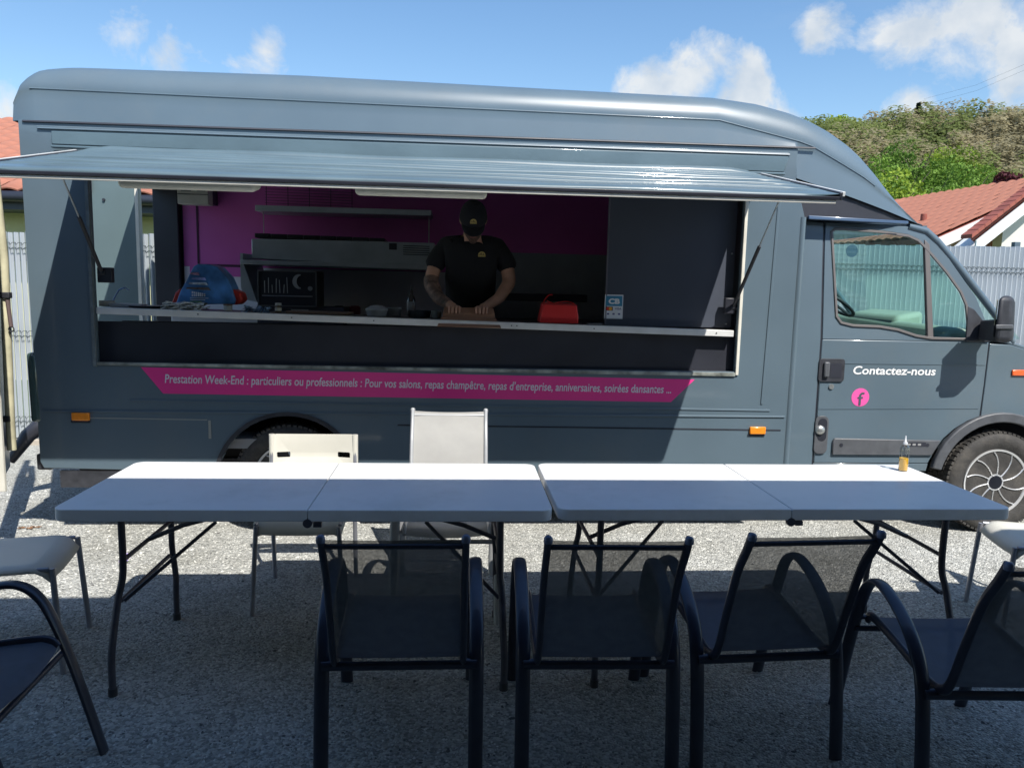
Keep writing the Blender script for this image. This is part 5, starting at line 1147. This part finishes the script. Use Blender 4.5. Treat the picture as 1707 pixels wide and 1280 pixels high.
# place the cap emblem on the tilted front of the cap
ee_M = Matrix.Translation(hp(-.002,-.112,.068)) @ Matrix.Rotation(R(12), 4, 'X')
for ob in [ee]+[c for c in bpy.data.objects if c.parent == ee]:
    ob.data.transform(ee_M)
emblem(CX+.068, 5.128, 1.775, .024, ck)

# ================================================================== folding tables
def table(X0, Y0, rot, label, left_in=True):
    t = thing('folding_table', label, 'table', (X0+.915,Y0+.38,0), 0, 'white folding tables pushed end to end')
    W_, Ln, Z = .757, 1.826, .74
    def half(x0, x1, rl, rr):
        r_ = .045; pl = []
        pl += arc(x1-(r_ if rr else .004), r_ if rr else .004, r_ if rr else .004, -90, 0, 5)
        pl += arc(x1-(r_ if rr else .004), W_-(r_ if rr else .004), r_ if rr else .004, 0, 90, 5)
        pl += arc(x0+(r_ if rl else .004), W_-(r_ if rl else .004), r_ if rl else .004, 90, 180, 5)
        pl += arc(x0+(r_ if rl else .004), r_ if rl else .004, r_ if rl else .004, 180, 270, 5)
        vv = [(X0+x, Y0+y, z) for z in (Z-.046, Z) for x, y in pl]; n = len(pl)
        return MB().add(vv, [tuple(range(n-1,-1,-1)), tuple(range(n,2*n))]+[(i, (i+1) % n, n+(i+1) % n, n+i) for i in range(n)])
    half(0, Ln/2-.0022, True, False).build('tabletop_half', TABLE, t, bevel=.007, bseg=3)
    half(Ln/2+.0022, Ln, False, True).build('tabletop_half', TABLE, t, bevel=.007, bseg=3)
    # underframe rails
    for y in (.07, W_-.07): MB().tube([(X0+.12,Y0+y,Z-.055),(X0+Ln-.12,Y0+y,Z-.055)], .011, 8).build('rail', TLEG, t, smooth=50)
    hg = MB().lathe([(.017,-.008),(.017,.008)], (X0+Ln/2,Y0+.006,Z-.052), 'y', 16).build('hinge', TLEG, t, smooth=40)
    MB().box((X0+Ln/2+.02,Y0+.004,Z-.068),(X0+Ln/2+.05,Y0+.02,Z-.05)).build('hinge_tab', TLEG, hg)
    for s_, xe in ((1, .19), (-1, Ln-.19)):
        x = X0+xe
        fr_ = None
        feet = []
        for yy, out in ((.13,-1), (W_-.13,1)):
            pts_ = [(x,Y0+yy,Z-.05),(x,Y0+yy,.46),(x-.01*s_,Y0+yy+.03*out,.36),(x-.015*s_,Y0+yy+.075*out,.22),(x-.02*s_,Y0+yy+.085*out,.13),(x-.02*s_,Y0+yy+.085*out,.0)]
            l = MB().tube(smooth_path(pts_, 4), .0135, 10).build('leg', TLEG, t, smooth=50)
            MB().lathe([(.017,0),(.017,.03)], pts_[-1], 'z', 10).build('foot_cap', PLAST, l, smooth=40)
        MB().tube([(x-.012*s_,Y0+.13,.34),(x-.012*s_,Y0+W_-.13,.34)], .009, 8).build('crossbar', TLEG, t, smooth=50)
        MB().tube([(x,Y0+.13,.5),(x,Y0+W_-.13,.5)], .009, 8).build('crossbar', TLEG, t, smooth=50)
        b_ = MB().tube([(x,Y0+W_/2,.5),(x+.14*s_,Y0+W_/2,.56),(x+.60*s_,Y0+W_/2,Z-.055)], .010, 8).build('brace', TLEG, t, smooth=50)
        MB().tube([(x,Y0+.13,.34),(x+.30*s_,Y0+.3,.60)], .008, 8).build('brace', TLEG, t, smooth=50)
        MB().tube([(x,Y0+W_-.13,.5),(x+.26*s_,Y0+W_/2+.02,.60)], .006, 6).build('brace', TLEG, t, smooth=50)
    rotate = Matrix.Translation((X0,Y0,0)) @ Matrix.Rotation(rot, 4, 'Z') @ Matrix.Translation((-X0,-Y0,0))
    m2 = rotate @ Matrix.Translation(t.location); t.location = m2.translation; t.rotation_euler = (0,0,rot)
    return t
table(-1.449, 2.787, -.0037, 'white folding table on the left, its near half shaded, no bottle on it')
table(.400, 2.793, .0037, 'white folding table on the right, carrying the small bottle of orange liquid')
# bottle
bp = atz(1505, 785, .74); bt = thing('small_bottle', 'clear dropper bottle a third full of orange liquid on the right table', 'bottle', (bp.x,bp.y,.741))
MB().lathe([(.019,0),(.0212,.003),(.0212,.112),(.018,.122),(.010,.130),(.009,.137)], (bp.x,bp.y,.7405), 'z', 28).build('bottle_wall', BGL, bt, smooth=60)
MB().lathe([(.0200,0),(.0200,.058),(.0,.058)], (bp.x,bp.y,.7455), 'z', 28).build('orange_liquid', mat('orange_liquid', (.95,.5,.01), .3, 0, coat=0), bt, smooth=60)
MB().lathe([(.011,.128),(.011,.14),(.005,.144),(.0025,.17),(.0,.172)], (bp.x,bp.y,.7405), 'z', 18).build('nozzle', mat('clear_grey_nozzle', (.5,.52,.55), .2, coat=.5), bt, smooth=60)

# ================================================================== chairs
def sling(pts_yz, x0, x1, m, nm, sag=.012, thick=.0025):
    """fabric stretched between two rails following pts (y,z)"""
    n = len(pts_yz); nx_ = 8; vv = []
    for (y, z) in pts_yz:
        for i in range(nx_+1):
            u = i/nx_; s_ = 4*u*(1-u); vv.append((x0+(x1-x0)*u, y+sag*s_*.6, z-sag*s_*.5))
    B = MB().add(vv, [(j*(nx_+1)+i, j*(nx_+1)+i+1, (j+1)*(nx_+1)+i+1, (j+1)*(nx_+1)+i) for j in range(n-1) for i in range(nx_)])
    o = B.build(nm, m, None, smooth=80); return o
def armchair(label, frame, fab, seatm, cat='chair', hback=.865, group=None, wf=1.0):
    t = thing('mesh_armchair', label, cat, (0,0,0), 0, group)
    hx = .247*wf
    def add(o): o.parent = t; return o
    for s_ in (-1, 1):
        x = hx*s_
        fl_ = smooth_path([(x,.31,0),(x,.235,.28),(x,.18,.45),(x,.13,.55),(x,.06,.59),(x,-.04,.572),(x,-.14,.52),(x,-.215,.445),(x,-.25,.36),(x,-.275,.2),(x,-.295,0)], 5)
        # split: front leg + arm + rear leg share one bent tube
        add(MB().tube(fl_, .02, 12, flat=(.024,.012,(s_,0,0))).build('arm_and_legs', frame, None, smooth=70))
        xi = .203*s_*wf
        sd_ = smooth_path([(xi,.20,.395),(xi,.16,.42),(xi,0,.405),(xi,-.20,.375),(xi,-.275,.385),(xi,-.315,.43),(xi,-.36,.56),(xi,-.42,.72),(xi,-.475,.81),(xi,-.505,hback)], 5)
        ch = add(MB().tube(sd_, .0135, 10, flat=(.011,.017,(s_,0,0))).build('side_rail', frame, None, smooth=70))
        c = MB().lathe([(.001,.011),(.008,.009),(.0125,.004),(.0135,-.004),(.0125,-.012)], (xi,-.507,hback), 'z', 12).build('end_cap', mat('blue_grey_cap', (.10,.13,.22), .35) if frame is CFRAME else frame, None, smooth=70)
        c.parent = ch
        for (yy, zz) in ((.19,.41),(-.255,.372)): add(MB().tube([(xi,yy,zz),(x,yy+(.005),zz-.01)], .008, 6).build('frame_link', frame, None))
    add(MB().tube([(-.203*wf,-.495,hback-.028),(.203*wf,-.495,hback-.028)], .0085, 8).build('top_rail', frame, None, smooth=60))
    add(MB().tube([(-hx,-.262,.36),(hx,-.262,.36)], .012, 8, flat=(.016,.010,(0,0,1))).build('rear_crossbar', frame, None, smooth=60))
    add(MB().tube([(-hx,.20,.36),(hx,.20,.36)], .011, 8).build('front_crossbar', frame, None, smooth=60))
    a = .197*wf
    add(sling([(.205,.395),(.19,.41),(.16,.42),(.08,.414),(0,.405),(-.1,.39),(-.20,.38),(-.25,.384)], -a, a, seatm, 'seat', .022))
    add(sling([(-.262,.388),(-.29,.41),(-.318,.44),(-.34,.50),(-.362,.565),(-.39,.64),(-.42,.72),(-.45,.77),(-.475,.812),(-.50,hback-.006)], -a, a, fab, 'backrest', .010))
    return t
G1 = 'dark mesh armchairs on the near side of the tables'
ch = armchair('dark mesh armchair tucked under the left table, seen straight from behind', CFRAME, CFAB, CSEAT, group=G1)
CH_POS = [(-.165,2.60,0.0,None),(.487,2.585,R(-1.5),'dark mesh armchair in front of the gap between the two tables'),
          (1.05,2.62,R(3),'dark mesh armchair at the middle of the right table beside its centre seam'),
          (1.71,2.355,R(-3),'dark mesh armchair at the right end, its back cut by the photo edge'),
          (-1.45,2.21,R(-87),'dark mesh armchair seen from the front at the lower left corner')]
for i, (x, y, rz, lb) in enumerate(CH_POS):
    c = ch if i == 0 else dup_tree(ch)
    c.location = (x, y, 0); c.rotation_euler = (0,0,rz)
    if lb: c['label'] = lb
# light grey one behind the tables
gcx = (at(687,684,4.23).x+at(811,683,4.23).x)/2
lc = armchair('light grey mesh armchair across the table, facing the viewer', GFRAME, GFAB, GFAB, hback=.88)
lc.location = (gcx, 3.73, 0); lc.rotation_euler = (0,0,R(180))
# ivory plastic chairs
def plastic_chair(label, group='ivory plastic chairs with grey metal legs'):
    t = thing('plastic_chair', label, 'chair', (0,0,0), 0, group)
    def add(o): o.parent = t; return o
    # seat shell: rounded square with dropped front lip (front = +y)
    B = MB(); n = 14; vv = []
    for j in range(n+1):
        for i in range(n+1):
            u, v_ = -1+2*i/n, -1+2*j/n
            x = u*.22*math.sqrt(1-.16*v_*v_*v_*v_); y = v_*.21*math.sqrt(1-.16*u**4)
            z = .452-.012*(1-u*u)*(1-v_*v_)-.055*max(0, (v_-.62)/.38)**2-.02*max(0, (abs(u)-.8)/.2)**2
            vv.append((x, y, z))
    B.add(vv, [(j*(n+1)+i, j*(n+1)+i+1, (j+1)*(n+1)+i+1, (j+1)*(n+1)+i) for j in range(n) for i in range(n)])
    o = add(B.build('seat', WSEAT, None, smooth=80)); sd_ = o.modifiers.new('solid', 'SOLIDIFY'); sd_.thickness = .012; sd_.offset = -1
    # backrest panel with two slots
    yb = lambda z: -.225-.10*(z-.5)
    outer_ = rrect(-.205,.60,.205,.785,.012,3); s1 = rrect(-.188,.662,-.122,.692,.006,2); s2 = rrect(.122,.662,.188,.692,.006,2)
    nn_ = MB().plate(outer_, 0, .012, [s1, s2], f=lambda x, z: yb(z)+.03*(1-(x/.2)**2)*-1)
    add(nn_.build('backrest', WSEAT, None, smooth=40))
    for s_ in (-1, 1):
        x = .213*s_
        add(MB().tube(smooth_path([(x,-.26,0),(x,-.235,.25),(x,-.215,.44),(x,-.232,.60),(x,-.247,.785)], 4), .0115, 10).build('rear_leg', WLEG, None, smooth=60))
        add(MB().tube([(x*.9,.19,.43),(x*1.0,.215,0)], .0115, 10).build('front_leg', WLEG, None, smooth=60))
        add(MB().tube([(x*.95,-.215,.425),(x*.92,.18,.43)], .009, 8).build('seat_rail', WLEG, None, smooth=60))
        add(MB().tube([(x,-.244,.785),(x*1.0,-.243,.60)], .016, 8).build('backrest_sleeve', WSEAT, None, smooth=60))
    return t
pc = plastic_chair('ivory plastic chair with slotted back, across the left table')
px_ = (at(457,722,4.0).x+at(590,718,4.0).x)/2
pc.location = (px_, 3.74, 0); pc.rotation_euler = (0,0,R(180))
c = dup_tree(pc); c['label'] = 'ivory plastic chair past the left end of the tables, cut by the photo edge'; c.location = (-1.80,3.17,0); c.rotation_euler = (0,0,R(-78))
c = dup_tree(pc); c['label'] = 'ivory plastic chair past the right end of the tables, cut by the photo edge'; c.location = (2.82,3.36,0); c.rotation_euler = (0,0,R(75))

# ================================================================== small things on the ground
q = atz(207,940,0); fl_ = thing('lilac_blossom', 'small fallen lilac blossom on the gravel by the left table leg', 'flower', (q.x,q.y,0))
B = MB()
for k in range(40):
    p = Vector((q.x+rng.normal()*.012, q.y+rng.normal()*.012, .018+abs(rng.normal())*.022)); a = Vector(rng.normal(size=3)).normalized()*.008; b = a.orthogonal().normalized()*.006
    B.add([p+a, p+b, p-a, p-b], [(0,1,2,3)])
B.build('petals', mat('lilac', (.42,.3,.7), .7, 0, .3, 60), fl_)
MB().tube([(q.x-.02,q.y,.006),(q.x+.03,q.y+.01,.012)], .0025, 5).build('stem', mat('stem_green', (.06,.1,.03), .8), fl_)
q = atz(52,880,0); B = MB()
for k in range(12):
    p = Vector((q.x+rng.uniform(-.09,.09), q.y+rng.uniform(-.03,.03), .01)); a = Vector((rng.normal(),rng.normal(),.1)).normalized()*.022; b = a.cross(Vector((0,0,1)))*.3+Vector((0,0,.004))
    B.add([p+a, p+b, p-a, p-b], [(0,1,2,3)])
o = B.build('dry_leaves', mat('dry_leaf', (.2,.11,.06), .8, 0, .4, 40)); o['label'] = 'scrap of orange-brown dry leaves on the gravel at left'; o['category'] = 'leaves'; o['kind'] = 'stuff'
# power lines
pl_ = MB()
for dz in (0, 1.2):
    a, b = at(1540, 175-dz*8, 90), at(1760, 95-dz*8, 60); pl_.tube([a, (a+b)/2-Vector((0,0,.5)), b], .008, 4)
o = pl_.build('power_lines', mat('cable', (.05,.06,.08), .5)); tag(o, 'thin overhead cables crossing the sky above the hill', 'cable')
